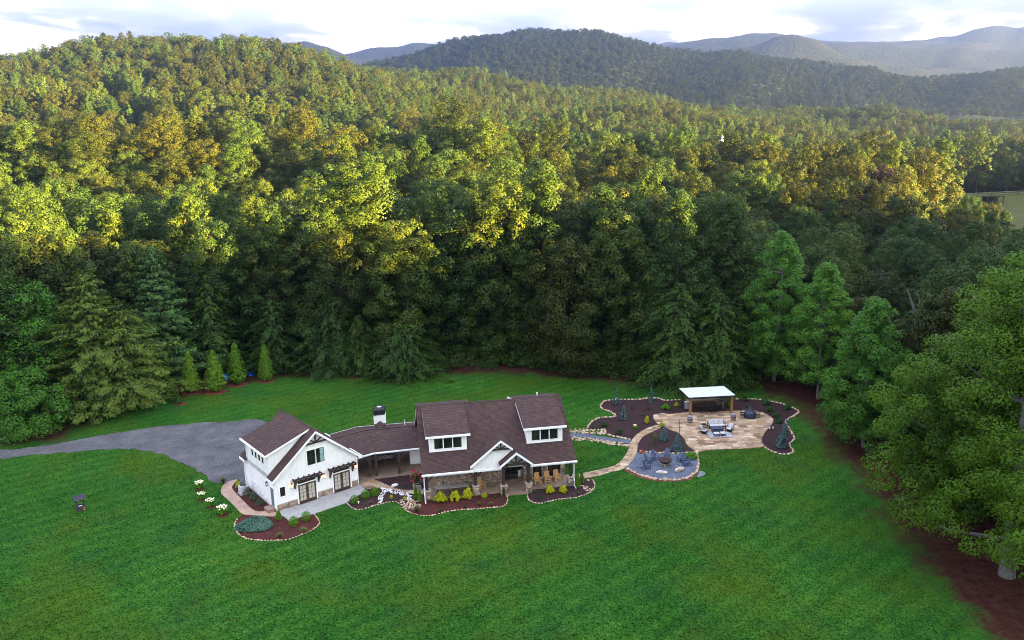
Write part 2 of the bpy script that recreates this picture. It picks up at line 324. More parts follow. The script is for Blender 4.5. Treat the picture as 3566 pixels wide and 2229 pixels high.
def m_lawn(blades=False):
    m, N, L, B = mat('grass blades' if blades else 'lawn grass'); tc = N.new('ShaderNodeNewGeometry'); v = tc.outputs['Position']
    big = noise(N, L, v, .06, 5, .6); mid = noise(N, L, v, .5, 6, .7); fine = noise(N, L, v, 2.4, 4, .7); vf = noise(N, L, v, 6.5, 3, .75)
    def mad(a, k, b):
        q = N.new('ShaderNodeMath'); q.operation = 'MULTIPLY_ADD'; L.new(a, q.inputs[0]); q.inputs[1].default_value = k
        if isinstance(b, float): q.inputs[2].default_value = b
        else: L.new(b, q.inputs[2])
        return q.outputs[0]
    wv = N.new('ShaderNodeTexWave'); wv.inputs['Scale'].default_value = .16; wv.inputs['Distortion'].default_value = 3.5; wv.inputs['Detail'].default_value = 2; wv.inputs['Detail Scale'].default_value = .3; wm = N.new('ShaderNodeMapping'); wm.inputs['Rotation'].default_value = (0, 0, .9); L.new(v, wm.inputs[0]); L.new(wm.outputs[0], wv.inputs['Vector'])
    s = mad(wv.outputs['Fac'], .15, mad(big, .9, mad(mid, .7, mad(fine, .9, mad(vf, 2.4, -2.525 + .5)))))
    c = ramp(N, L, s, [(-.1, (.007, .034, .004)), (.30, (.011, .053, .006)), (.52, (.018, .077, .009)), (.76, (.031, .102, .011)), (1.15, (.070, .15, .02))])
    # bluish clover patches, dry yellow patches, mower stripes
    cl = noise(N, L, v, .16, 5, .62); clr = ramp(N, L, cl, [(.50, (0, 0, 0)), (.66, (1, 1, 1))])
    m1 = N.new('ShaderNodeMixRGB'); m1.inputs[2].default_value = (.014, .054, .014, 1); L.new(c, m1.inputs[1])
    k1 = N.new('ShaderNodeMath'); k1.operation = 'MULTIPLY'; k1.inputs[1].default_value = .5; L.new(clr, k1.inputs[0]); L.new(k1.outputs[0], m1.inputs[0])
    mp = N.new('ShaderNodeMapping'); mp.inputs['Location'].default_value = (31, 7, 3); L.new(v, mp.inputs[0])
    ye = noise(N, L, mp.outputs[0], .11, 5, .6); yr = ramp(N, L, ye, [(.46, (0, 0, 0)), (.68, (1, 1, 1))])
    k2 = N.new('ShaderNodeMath'); k2.operation = 'MULTIPLY'; k2.inputs[1].default_value = .55; L.new(yr, k2.inputs[0])
    m2 = N.new('ShaderNodeMixRGB'); m2.inputs[2].default_value = (.046, .074, .004, 1); L.new(m1.outputs[0], m2.inputs[1]); L.new(k2.outputs[0], m2.inputs[0])
    rp = noise(N, L, mp.outputs[0], .8, 6, .7); rr = ramp(N, L, rp, [(.66, (0, 0, 0)), (.74, (1, 1, 1))])
    m3 = N.new('ShaderNodeMixRGB'); m3.inputs[2].default_value = (.05, .034, .018, 1); L.new(m2.outputs[0], m3.inputs[1])
    k3 = N.new('ShaderNodeMath'); k3.operation = 'MULTIPLY'; k3.inputs[1].default_value = .6; L.new(rr, k3.inputs[0]); L.new(k3.outputs[0], m3.inputs[0])
    if blades:
        oi = N.new('ShaderNodeObjectInfo'); br = ramp(N, L, oi.outputs['Random'], [(0, (1.0, 1.03, .95)), (.6, (1.4, 1.35, 1.3)), (1, (2.0, 1.75, 1.6))]); mb_ = N.new('ShaderNodeMixRGB'); mb_.blend_type = 'MULTIPLY'; mb_.inputs[0].default_value = 1; L.new(m3.outputs[0], mb_.inputs[1]); L.new(br, mb_.inputs[2])
        L.new(mb_.outputs[0], B.inputs['Base Color']); B.inputs['Roughness'].default_value = .7; B.inputs['Specular IOR Level'].default_value = .1; return m
    # litter beyond the border
    li = ramp(N, L, noise(N, L, v, 1.4, 6, .7), [(.28, (.016, .008, .006)), (.46, (.037, .013, .010)), (.60, (.050, .021, .016)), (.68, (.022, .032, .007)), (.82, (.07, .045, .038))])
    at_ = N.new('ShaderNodeAttribute'); at_.attribute_name = 'edge'
    e = mad(noise(N, L, v, .28, 6, .78), 13., mad(at_.outputs['Fac'], 1., -6.3))
    er = N.new('ShaderNodeMapRange'); er.inputs['From Min'].default_value = -2.0; er.inputs['From Max'].default_value = 1.2; L.new(e, er.inputs['Value'])
    m4 = N.new('ShaderNodeMixRGB'); L.new(er.outputs[0], m4.inputs[0]); L.new(li, m4.inputs[1]); L.new(m3.outputs[0], m4.inputs[2])
    L.new(m4.outputs[0], B.inputs['Base Color']); B.inputs['Roughness'].default_value = .9; B.inputs['Specular IOR Level'].default_value = .04
    h = mad(vf, .6, fine); bp = N.new('ShaderNodeBump'); bp.inputs['Strength'].default_value = .85; bp.inputs['Distance'].default_value = .10; L.new(h, bp.inputs['Height']); L.new(bp.outputs[0], B.inputs['Normal'])
    return m
def build_lawn():
    xs = np.arange(-112, 92, .6); ys = np.arange(-6, 134, .6); X, Y = np.meshgrid(xs, ys, indexing='ij')
    Z = ground(X, Y) + .0 + .015 * smooth_noise(X, Y, 2.5, 5)
    V = np.stack([X, Y, Z], -1).reshape(-1, 3); n = len(ys)
    i, j = np.meshgrid(np.arange(len(xs) - 1), np.arange(n - 1), indexing='ij')
    Q = np.stack([i * n + j, (i + 1) * n + j, (i + 1) * n + j + 1, i * n + j + 1], -1).reshape(-1, 4)
    me = np_mesh('lawn', V, Q, [m_lawn()], smooth=True)
    a = me.attributes.new('edge', 'FLOAT', 'POINT'); a.data.foreach_set('value', poly_sd(X, Y, LAWN).ravel().astype(np.float32))
    tag(link('lawn', me), 'mown green lawn around the white house', 'lawn', kind='structure')
build_lawn()
# ------------------------------------------------------------ trees
def unit(a): return a / np.maximum(np.linalg.norm(a, axis=1, keepdims=True), 1e-6)
def leaf_quads(P, Nn, size, rng, asp=.55, droop=.12, T=None):
    """one small kite-shaped leaf tuft per point"""
    n = len(P)
    if T is None: T = rng.normal(size=(n, 3))
    T = unit(T - Nn * np.sum(T * Nn, 1, keepdims=True)); B = np.cross(Nn, T)
    s = np.asarray(size) * rng.uniform(.65, 1.35, n); s = s[:, None]
    a = P - T * s * .5; c = P + T * s * .5; c[:, 2] -= (s * droop)[:, 0]
    b = P + B * s * asp * .5 - T * s * .08; d = P - B * s * asp * .5 - T * s * .08
    V = np.stack([a, d, c, b], 1).reshape(-1, 3); Q = np.arange(4 * n).reshape(-1, 4); return V, Q
def blob_leaves(C, Rb, per, leaf, rng, up=.4, jit=.42, squash=.95, topbias=.75):
    per = np.maximum(4, (per * (Rb / Rb.mean()) ** 2)).astype(int); idx = np.repeat(np.arange(len(C)), per); n = len(idx)
    D = unit(rng.normal(size=(n, 3))); fl = rng.random(n) < topbias; D[:, 2] = np.where(fl, np.abs(D[:, 2]), D[:, 2] * .6)
    rr = Rb[idx] * (.62 + .45 * rng.random(n) ** .6)
    P = C[idx] + D * rr[:, None] * np.array([1, 1, squash])
    Nn = unit(D + rng.normal(size=(n, 3)) * jit + np.array([0, 0, up]))
    V, Q = leaf_quads(P, Nn, leaf, rng)
    ax = P.copy(); ax[:, 2] = (P[:, 2] - C[:, 2].mean()) * .6; ax = unit(ax - [C[:, 0].mean(), C[:, 1].mean(), 0])
    S_ = unit(D * .62 + ax * .35 + Nn * .38 + np.array([0, 0, .12])); return V, Q, np.repeat(S_, 4, 0)
def prof_oak(t): return np.where(t < .35, .62 + .38 * np.sin(np.clip(t / .35, 0, 1) * math.pi / 2), np.sqrt(np.clip(1 - ((t - .35) / .69) ** 2, 0, 1)))
def prof_poplar(t): return np.where(t < .22, .7 + .3 * t / .22, np.clip(1 - ((t - .22) / .82) ** 1.7, 0, 1) ** .8)
def prof_cone(t): return np.where(t < .14, .6 + .4 * t / .14, np.clip(1 - (t - .14) / .9, 0, 1) ** .78)
def broadleaf(seed, h, r, base, prof, nb, per, leaf, tops=3, limbs=7, tk=.32, wob=.3, blob=(.20, .34)):
    """crown and trunk mesh data of one broad-leaved tree, foot at the origin"""
    rng = np.random.default_rng(seed)
    t = (np.arange(nb) + rng.random(nb)) / nb; ang = np.arange(nb) * 2.39996 + rng.normal(0, .5, nb)
    z0 = h * base; ph = rng.uniform(0, 6.28, 4)
    lobe = 1 + wob * (np.sin(2 * ang + ph[0] + 3 * t) * .5 + np.sin(3 * ang + ph[1] - 5 * t) * .5)
    Rr = r * prof(t) * lobe; rad = Rr * np.where(rng.random(nb) < .22, rng.uniform(.05, .4, nb), .42 + .53 * np.sqrt(rng.random(nb)))
    Rb = r * rng.uniform(blob[0], blob[1], nb) * (1 - .35 * t)
    C = np.stack([rad * np.cos(ang), rad * np.sin(ang), z0 + t * (h - z0) - Rb * .55], 1)
    for k in range(tops):                                    # separate leading tops give the crown its ragged head
        a = rng.uniform(0, 6.28); q = r * rng.uniform(.15, .5); hh = h * rng.uniform(.86, 1.0); m = 5
        for j in range(m):
            C = np.vstack([C, [q * math.cos(a) + rng.normal(0, r * .07), q * math.sin(a) + rng.normal(0, r * .07), hh - j * r * .2]]); Rb = np.append(Rb, r * (.12 + .035 * j))
    V, Q, NN = blob_leaves(C, Rb, per, leaf, rng)
    mb = MB(); lean = rng.normal(0, .02, 2)
    mb.tube([(lean[0] * z, lean[1] * z, z) for z in np.linspace(-.3, h * .93, 7)], [tk * 1.45, tk, tk * .85, tk * .68, tk * .5, tk * .3, tk * .08], 8)
    for k in range(limbs):
        j = rng.integers(0, nb); c = C[j]; zz = max(h * .12, c[2] - np.hypot(c[0], c[1]) * rng.uniform(.5, .9))
        b = Vector((lean[0] * zz, lean[1] * zz, zz)); e = Vector(c); md = b.lerp(e, .55) + Vector((0, 0, -.04 * h * rng.random()))
        mb.tube([b, md, e], [tk * .4, tk * .26, tk * .07], 5, False)
    return (V, Q, NN), (mb.v, mb.f)
def conifer(seed, h, r, base, levels, nbr, per, leaf, p=.85, droop=.35, rag=.25, asp=.4, tk=.22, sparse=1., lift=0.):
    rng = np.random.default_rng(seed); PV = []; PN = []; PT = []; mb = MB()
    mb.tube([(0, 0, z) for z in np.linspace(-.2, h * .98, 5)], [tk * 1.3, tk, tk * .7, tk * .4, tk * .05], 7)
    for i in range(levels):
        t = (i + rng.random() * .6) / levels; z = h * (base + (1 - base) * t); R = r * (1 - t) ** p * (1 + rng.normal(0, rag * .5)) + r * .05
        nb_ = max(3, int(nbr * (1 - .45 * t))); a0 = rng.uniform(0, 6.28)
        for k in range(nb_):
            if rng.random() > sparse: continue
            a = a0 + k * 6.283 / nb_ + rng.normal(0, .18); L_ = R * (1 + rng.normal(0, rag)); d = np.array([math.cos(a), math.sin(a), 0.])
            m = max(4, int(per * L_ / r)); s = .18 + .85 * rng.random(m) ** .65
            side = rng.normal(0, 1, m) * L_ * .16 * (1.15 - s)
            pos = d * (s * L_)[:, None] + np.stack([-d[1] * side, d[0] * side, 0 * side], 1)
            pos[:, 2] = z - droop * L_ * s ** 1.6 + lift * L_ * s + rng.normal(0, .05 * r * .4, m)
            PV.append(pos); tg = d + np.stack([-d[1] * side, d[0] * side, 0 * side], 1) / max(L_, .1) * 2 + np.array([0, 0, -droop * .9 + lift]) + rng.normal(0, .25, (m, 3)); PT.append(tg)
            PN.append(unit(np.array([0, 0, 1.]) + d * .55 + rng.normal(0, .42, (m, 3))))
            if i % 2 == 0 and R > .8: mb.tube([(0, 0, z), tuple(d * L_ * .8 + np.array([0, 0, z - droop * L_ * .6 + lift * L_ * .7]))], [tk * .22, tk * .06], 4, False)
    P = np.vstack(PV); V, Q = leaf_quads(P, np.vstack(PN), leaf, rng, asp=asp, droop=.1, T=np.vstack(PT))
    out = unit(P * np.array([1, 1, 0]) + np.array([0, 0, 1e-3])); S_ = unit(np.vstack(PN) * .7 + out * .5)
    return (V, Q, np.repeat(S_, 4, 0)), (mb.v, mb.f)
def rosette(seed, h, n, w, spread, leaf_asp=.1):           # arching blades from one foot
    rng = np.random.default_rng(seed); a = rng.uniform(0, 6.28, n); s = rng.uniform(.2, 1, n) * spread; L_ = h * rng.uniform(.6, 1.1, n); V = []; Q = []
    for i in range(n):
        d = np.array([math.cos(a[i]), math.sin(a[i])]); q = np.array([-d[1], d[0]]) * w * .5; pts = []
        for t in (0, .5, 1): pts.append((d * s[i] * L_[i] * t ** 1.5, L_[i] * (t - .45 * s[i] * t * t)))
        k = len(V)
        for (xy, z), ww in zip(pts, (1, .8, .12)): V += [(*(xy - q * ww), z), (*(xy + q * ww), z)]
        Q += [(k, k + 1, k + 3, k + 2), (k + 2, k + 3, k + 5, k + 4)]
    return np.array(V), np.array(Q)
M_BARK = plain('bark', (.042, .034, .028), .9, spec=.1, var=.35, scale=3, bump=.6)
M_PALE_BARK = plain('pale bark', (.105, .10, .095), .9, spec=.1, var=.3, scale=3, bump=.5)
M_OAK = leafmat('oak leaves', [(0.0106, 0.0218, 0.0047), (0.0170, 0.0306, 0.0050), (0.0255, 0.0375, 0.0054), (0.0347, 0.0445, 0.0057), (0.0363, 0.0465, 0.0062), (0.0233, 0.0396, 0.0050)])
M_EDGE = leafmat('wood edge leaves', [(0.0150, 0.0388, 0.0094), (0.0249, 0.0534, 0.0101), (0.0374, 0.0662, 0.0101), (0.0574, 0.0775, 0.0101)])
M_FAROAK_SHADED = leafmat('shade-darkened far hill oak leaves', [(.0075, .016, .0055), (.010, .021, .006), (.014, .024, .0065)])  # shade on the far hill is put into this darker leaf colour
M_YOUNG = leafmat('young tree leaves', [(0.0363, 0.1089, 0.0120), (0.0528, 0.1452, 0.0152), (0.0792, 0.1815, 0.0176)], nscale=.5)
M_HERO = leafmat('tall tree leaves', [(0.0340, 0.0863, 0.0063), (0.0580, 0.1235, 0.0067), (0.0954, 0.1625, 0.0078)], nscale=.4)
M_CEDAR = leafmat('cedar needles', [(0.0173, 0.0430, 0.0068), (0.0259, 0.0607, 0.0075), (0.0403, 0.0784, 0.0082)], trans=.12, nscale=.5)
M_OLIVE = leafmat('feathery cedar needles', [(0.0403, 0.0725, 0.0126), (0.0624, 0.1025, 0.0153), (0.0975, 0.1363, 0.0180)], trans=.15, nscale=.4)
M_PINE = leafmat('white pine needles', [(0.0310, 0.0759, 0.0216), (0.0448, 0.1000, 0.0256), (0.0621, 0.1242, 0.0288)], trans=.12, nscale=.5)
M_GREEN = leafmat('evergreen sprays', [(0.0480, 0.1105, 0.0060), (0.0720, 0.1495, 0.0080), (0.0992, 0.1820, 0.0100)], trans=.15, nscale=1.2)
M_BLUE = leafmat('blue spruce needles', [(.035, .075, .080), (.06, .11, .115), (.09, .145, .15)], trans=.08, nscale=2, jitter=.2)
def tree_mesh(name, crown, trunk, mleaf, mbark):            # one mesh holding both, for the far wood
    V, Q, NN = crown; TV, TF = trunk; tq = [f for f in TF if len(f) == 4]
    V2 = np.vstack([V, np.array([tuple(p) for p in TV])]); Q2 = np.vstack([Q, np.array(tq) + len(V)])
    tn = np.array([tuple(p) for p in TV]); tn[:, 2] = 0; return np_mesh(name, V2, Q2, [mleaf, mbark], np.r_[np.zeros(len(Q)), np.ones(len(tq))], nrm=np.vstack([NN, unit(tn + 1e-4)]))
def tree_proto(name, kind, mleaf, mbark, label, cat, group=None, crown_name='crown', loc=(0, 0, 0), s=1., rz=0.):
    (V, Q, NN), (TV, TF) = kind
    e = empty(name, loc, rz, label, cat, group); e.scale = (s, s, s)
    link(crown_name, np_mesh(crown_name, V, Q, [mleaf], nrm=NN), e)
    me = bpy.data.meshes.new('trunk'); me.from_pydata([tuple(p) for p in TV], [], TF); me.materials.append(mbark); me.update(); link('trunk', me, e)
    return e

# positions of the wood: jittered grid over all seen beyond the clearing, plus unseen trees added to shade the field
FOREST_EDGE = [dp(*p).to_2d() for p in [(-900, 1150), (-400, 1080), (-100, 1035), (80, 985), (240, 940), (330, 905), (420, 880), (520, 872), (660, 872), (800, 876), (950, 878), (1100, 872), (1250, 874), (1400, 888), (1550, 902), (1700, 905), (1800, 895), (1880, 905)]]
FOREST_EDGE += [Vector((47, 96)), Vector((50, 88)), Vector((51, 78)), Vector((53, 66)), Vector((56, 56)), Vector((60, 46)), Vector((62, 30)), Vector((62, 0)), Vector((50, -30))]
CLEAR = FOREST_EDGE + [Vector((-100, -40)), Vector((-140, 60))]
frng = np.random.default_rng(7)
def grid_pts(x0, x1, y0, y1, sp, jit=.42):
    xs = np.arange(x0, x1, sp); ys = np.arange(y0, y1, sp * .92); X, Y = np.meshgrid(xs, ys); X = X + (np.arange(len(ys)) % 2)[:, None] * sp / 2
    X = X + frng.uniform(-jit, jit, X.shape) * sp; Y = Y + frng.uniform(-jit, jit, Y.shape) * sp; return X.ravel(), Y.ravel()
FIELD = [(136, 230), (160, 216), (240, 238), (270, 325), (215, 338), (192, 332), (162, 280)]
def wood_points():
    out = []
    for (x0, x1, y0, y1, sp, lod) in ((-190, 340, -10, 250, 8.2, 0), (-420, 420, 250, 520, 8.2, 1), (-720, 720, 520, 960, 7.2, 2), (-1250, 1250, 1180, 1720, 11.0, 3)):
        X, Y = grid_pts(x0, x1, y0, y1, sp)
        k = (np.abs(X) / np.maximum(Y, 1) < .80) | (Y < 130) | ((X > 0) & (X < 345) & (Y < 430))
        sd = poly_sd(X, Y, CLEAR); fd = poly_sd(X, Y, FIELD)
        k &= (sd < -1.5) & (fd < -2)
        if lod == 0: k &= (X / np.maximum(Y, 1) > -.9) & ~((Y < 60) & (X < 70)) & ~((X > 60) & (Y < 60) & (X * SDIR.x + Y * SDIR.y > 60)) & ~((X > 190) & (Y < 110))
        X, Y = X[k], Y[k]; out += [(x, y, lod) for x, y in zip(X, Y)]
    return out
WOOD = wood_points()
# ------------------------------------------------------------ the wood: the 240 nearest trees one by one, everything beyond as one far wood
NEAR_KINDS = [broadleaf(11, 28, 7.6, .05, prof_oak, 150, 175, .40, 2, blob=(.17, .30), wob=.3), broadleaf(12, 30, 7.0, .05, prof_oak, 160, 160, .38, 2, blob=(.17, .28), wob=.3),
              broadleaf(13, 26, 8.4, .06, prof_oak, 150, 180, .42, 3, wob=.4, blob=(.16, .28)), broadleaf(14, 30, 6.4, .05, prof_poplar, 150, 155, .36, 1, blob=(.17, .28)),
              broadleaf(15, 24, 7.0, .04, prof_oak, 140, 165, .38, 2, wob=.45, blob=(.17, .30)),
              broadleaf(16, 29, 8.0, .05, prof_oak, 170, 170, .36, 5, wob=.55, blob=(.13, .24)), broadleaf(17, 27, 5.8, .05, prof_poplar, 120, 170, .40, 2, wob=.5, blob=(.18, .34)), broadleaf(18, 25, 9.0, .07, prof_oak, 130, 210, .42, 3, wob=.6, blob=(.14, .30))]
NEAR_MESH = []
for i, ((V, Q, NN), (TV, TF)) in enumerate(NEAR_KINDS):
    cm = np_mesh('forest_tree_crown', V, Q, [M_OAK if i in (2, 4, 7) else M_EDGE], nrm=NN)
    tm = bpy.data.meshes.new('forest_tree_trunk'); tm.from_pydata([tuple(p) for p in TV], [], TF); tm.materials.append(M_BARK); tm.update(); NEAR_MESH.append((cm, tm))
NAMES_KIND = ['broad round-headed', 'tall dome-headed', 'wide uneven-headed', 'narrow tall', 'low bushy-headed', 'tall many-topped', 'slim lopsided', 'very broad ragged']
def hollow(x, y): return .72 if x / max(y, 1) > .55 and y > 120 else ((.70 if -x * SDIR.y + y * SDIR.x > 92 else .88) if x > 38 and y < 160 else (1.1 if -42 < x < 36 and y < 146 else (.8 if 152 < y < 188 and -70 < x < 70 else 1.)))
def zone_of(x, y):
    c = (x / y * F / .96 + CX) / K
    zs = ((330, 'above the tangled cedars'), (640, 'behind the clipped evergreens'), (820, 'beyond the white garage'), (1000, 'beyond the breezeway chimney'), (1200, 'beyond the house with two dormers'), (1400, 'beyond the right dormer'),
          (1640, 'beyond the silvery cedars'), (1900, 'beyond the patio pavilion'), (2150, 'above the young trees'), (9999, 'behind the great tree'))
    return next(s for k, s in zs if c < k)
sdp = poly_sd(np.array([w[0] for w in WOOD]), np.array([w[1] for w in WOOD]), CLEAR)
order = sorted((i for i, w in enumerate(WOOD) if w[2] == 0 and abs(w[0]) / max(w[1], 1) < .78 and w[1] > 45), key=lambda i: -sdp[i])
NEAR_N = 250
near = set(order[:NEAR_N]); trng = random.Random(5)
for i in order[:NEAR_N]:
    x, y, _ = WOOD[i]; k = trng.choice((0, 0, 1, 1, 2, 3, 4, 5, 5, 6, 7)); d = -sdp[i]
    row = 'front row of the wood' if d < 9 else ('second row of the wood' if d < 17 else 'depths of the wood')
    e = empty('forest_tree', (x, y, zg(x, y) - .2), trng.uniform(0, 6.28), f'{NAMES_KIND[k]} tree in the {row} {zone_of(x, y)}', 'tree', 'broad-leaved trees of the wood around the lawn')
    s = trng.uniform(.86, 1.1) * hollow(x, y) * (1.0 if d > 7 else .9); e.scale = (s * trng.uniform(.92, 1.1), s * trng.uniform(.92, 1.1), s)
    link('crown', NEAR_MESH[k][0], e)
    if d < 12: link('trunk', NEAR_MESH[k][1], e)

def far_wood():
    pc = bpy.data.collections.new('far_wood_kinds')
    protos = []
    def proto(nm, kind, mleaf):
        o = bpy.data.objects.new(nm, tree_mesh(nm, *kind, mleaf, M_BARK)); pc.objects.link(o)
    # 0-4 near, 5-9 mid, 10-13 far, 14-16 very far
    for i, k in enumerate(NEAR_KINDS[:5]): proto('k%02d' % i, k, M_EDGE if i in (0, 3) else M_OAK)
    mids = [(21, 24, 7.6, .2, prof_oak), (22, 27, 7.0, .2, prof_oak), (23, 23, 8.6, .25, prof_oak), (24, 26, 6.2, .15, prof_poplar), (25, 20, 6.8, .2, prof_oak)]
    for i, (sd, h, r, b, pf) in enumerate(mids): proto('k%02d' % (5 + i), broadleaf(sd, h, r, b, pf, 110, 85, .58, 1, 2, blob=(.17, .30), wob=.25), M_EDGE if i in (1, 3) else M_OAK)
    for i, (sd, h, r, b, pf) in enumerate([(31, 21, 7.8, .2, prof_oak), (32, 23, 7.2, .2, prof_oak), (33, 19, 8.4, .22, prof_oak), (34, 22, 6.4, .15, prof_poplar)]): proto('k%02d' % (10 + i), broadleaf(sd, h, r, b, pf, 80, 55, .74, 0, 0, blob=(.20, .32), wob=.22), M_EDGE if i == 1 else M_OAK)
    for i, (sd, h, r, b, pf) in enumerate([(41, 12.5, 6.4, .1, prof_oak), (42, 14, 6.0, .1, prof_oak), (43, 11.5, 6.6, .12, prof_oak)]): proto('k%02d' % (14 + i), broadleaf(sd, h, r, b, pf, 30, 36, 1.2, 0, 0, blob=(.26, .42), wob=.2), M_FAROAK_SHADED)
    proto('k17', conifer(51, 27, 5.0, .25, 20, 9, 26, 1.0, .6, .05, .3, .4, .3, .9, .1), M_PINE)
    pts = [w for i, w in enumerate(WOOD) if i not in near]
    # the wood on the sunrise side, behind the camera's right shoulder, that keeps the lawn in shade
    n0 = len(pts)
    perp = Vector((-SDIR.y, SDIR.x)).normalized(); dd = Vector((SDIR.x, SDIR.y)).normalized()
    for s in np.arange(74, 140, 7.5):
        for t in np.arange(-190, 175, 7.0):
            p = dd * (s + frng.uniform(-2.5, 2.5)) + perp * (t + frng.uniform(-2.5, 2.5))
            if p.y > 0 and p.x / p.y < 1.05 and p.y > 40: continue
            pts.append((p.x, p.y, 0))
    X = np.array([p[0] for p in pts]); Y = np.array([p[1] for p in pts]); L_ = np.array([p[2] for p in pts]); Z = ground(X, Y) - .3
    pid = np.where(L_ == 0, frng.integers(0, 5, len(X)), np.where(L_ == 1, frng.integers(5, 10, len(X)), np.where(L_ == 2, frng.integers(10, 14, len(X)), frng.integers(14, 17, len(X)))))
    scl = frng.uniform(.66, 1.25, len(X)) * (1 + .12 * smooth_noise(X, Y, 30, 9)) * np.where(L_ == 3, .8, np.where(L_ == 2, .58, np.where(L_ == 1, .78, 1)))
    scl *= np.where((X / np.maximum(Y, 1) > .53) & (Y > 120) & (Y < 232), .68, 1)
    scl[n0:] = frng.uniform(.8, 1.0, len(X) - n0) * np.where(-X[n0:] * SDIR.y + Y[n0:] * SDIR.x > 95, .74, 1)
    pid = np.where((L_ > 0) & (L_ < 3) & (frng.random(len(X)) < .05), 17, pid)
    me = bpy.data.meshes.new('far_wood'); me.vertices.add(len(X)); me.vertices.foreach_set('co', np.stack([X, Y, Z], 1).astype(np.float32).ravel())
    for nm, ty, dat in (('pid', 'INT', pid.astype(np.int32)), ('rz', 'FLOAT', frng.uniform(0, 6.28, len(X)).astype(np.float32)), ('scl', 'FLOAT', scl.astype(np.float32))):
        me.attributes.new(nm, ty, 'POINT').data.foreach_set('value', dat)
    o = tag(link('far_wood', me), 'distant broad-leaved wood covering the rise and the hills', 'wood', kind='stuff')
    g = bpy.data.node_groups.new('far_wood', 'GeometryNodeTree'); g.interface.new_socket('Geometry', in_out='INPUT', socket_type='NodeSocketGeometry'); g.interface.new_socket('Geometry', in_out='OUTPUT', socket_type='NodeSocketGeometry')
    N, L = g.nodes, g.links; gi = N.new('NodeGroupInput'); go = N.new('NodeGroupOutput')
    ci = N.new('GeometryNodeCollectionInfo'); ci.inputs['Collection'].default_value = pc; ci.inputs['Separate Children'].default_value = True; ci.inputs['Reset Children'].default_value = True
    ip = N.new('GeometryNodeInstanceOnPoints'); ip.inputs['Pick Instance'].default_value = True
    def att(nm, ty):
        a = N.new('GeometryNodeInputNamedAttribute'); a.data_type = ty; a.inputs['Name'].default_value = nm; return a.outputs['Attribute']
    cx = N.new('ShaderNodeCombineXYZ'); L.new(att('rz', 'FLOAT'), cx.inputs['Z'])
    L.new(gi.outputs[0], ip.inputs['Points']); L.new(ci.outputs[0], ip.inputs['Instance']); L.new(att('pid', 'INT'), ip.inputs['Instance Index'])
    L.new(cx.outputs[0], ip.inputs['Rotation']); L.new(att('scl', 'FLOAT'), ip.inputs['Scale']); L.new(ip.outputs[0], go.inputs[0])
    o.modifiers.new('far wood', 'NODES').node_group = g
    print('wood', len(WOOD), 'far', len(pts))
far_wood()

# pale air over the hills
hz = MB().box(-3300, 3300, -330, 3950, -3, 1500)
m, N, L, B = mat('haze'); vol = N.new('ShaderNodeVolumePrincipled'); vol.inputs['Color'].default_value = (.28, .46, 1, 1); vol.inputs['Density'].default_value = 1.6e-4; vol.inputs['Anisotropy'].default_value = .8
L.new(vol.outputs[0], N['Material Output'].inputs['Volume']); N.remove(B)
tag(hz.build('haze', m), 'thin morning haze over the valley and far ridges', 'haze', kind='stuff')
# ------------------------------------------------------------ building materials
def m_shingle():
    m, N, L, B = mat('roof shingles'); tc = N.new('ShaderNodeTexCoord'); v = tc.outputs['Object']
    sp = N.new('ShaderNodeSeparateXYZ'); L.new(v, sp.inputs[0])
    ad = N.new('ShaderNodeMath'); L.new(sp.outputs['X'], ad.inputs[0]); L.new(sp.outputs['Y'], ad.inputs[1])
    cb = N.new('ShaderNodeCombineXYZ'); L.new(ad.outputs[0], cb.inputs[0]); zz = N.new('ShaderNodeMath'); zz.operation = 'MULTIPLY'; zz.inputs[1].default_value = 1.7; L.new(sp.outputs['Z'], zz.inputs[0]); L.new(zz.outputs[0], cb.inputs[1])
    br = N.new('ShaderNodeTexBrick'); br.inputs['Scale'].default_value = 1; br.inputs['Brick Width'].default_value = .34; br.inputs['Row Height'].default_value = .15; br.inputs['Mortar Size'].default_value = .018
    br.inputs['Color1'].default_value = (.046, .028, .026, 1); br.inputs['Color2'].default_value = (.076, .045, .039, 1); br.inputs['Mortar'].default_value = (.022, .014, .015, 1); L.new(cb.outputs[0], br.inputs['Vector'])
    n = noise(N, L, v, 1.2, 6, .7); r = ramp(N, L, n, [(.25, (.75, .75, .78)), (.75, (1.25, 1.2, 1.2))])
    mx = N.new('ShaderNodeMixRGB'); mx.blend_type = 'MULTIPLY'; mx.inputs[0].default_value = 1; L.new(br.outputs['Color'], mx.inputs[1]); L.new(r, mx.inputs[2])
    g = noise(N, L, v, 30, 2); m2 = N.new('ShaderNodeMixRGB'); m2.blend_type = 'OVERLAY'; m2.inputs[0].default_value = .45; L.new(mx.outputs[0], m2.inputs[1]); L.new(g, m2.inputs[2])
    L.new(m2.outputs[0], B.inputs['Base Color']); B.inputs['Roughness'].default_value = .85; B.inputs['Specular IOR Level'].default_value = .2
    bp = N.new('ShaderNodeBump'); bp.inputs['Strength'].default_value = .5; bp.inputs['Distance'].default_value = .015; bp.invert = True; L.new(br.outputs['Fac'], bp.inputs['Height']); L.new(bp.outputs[0], B.inputs['Normal'])
    return m
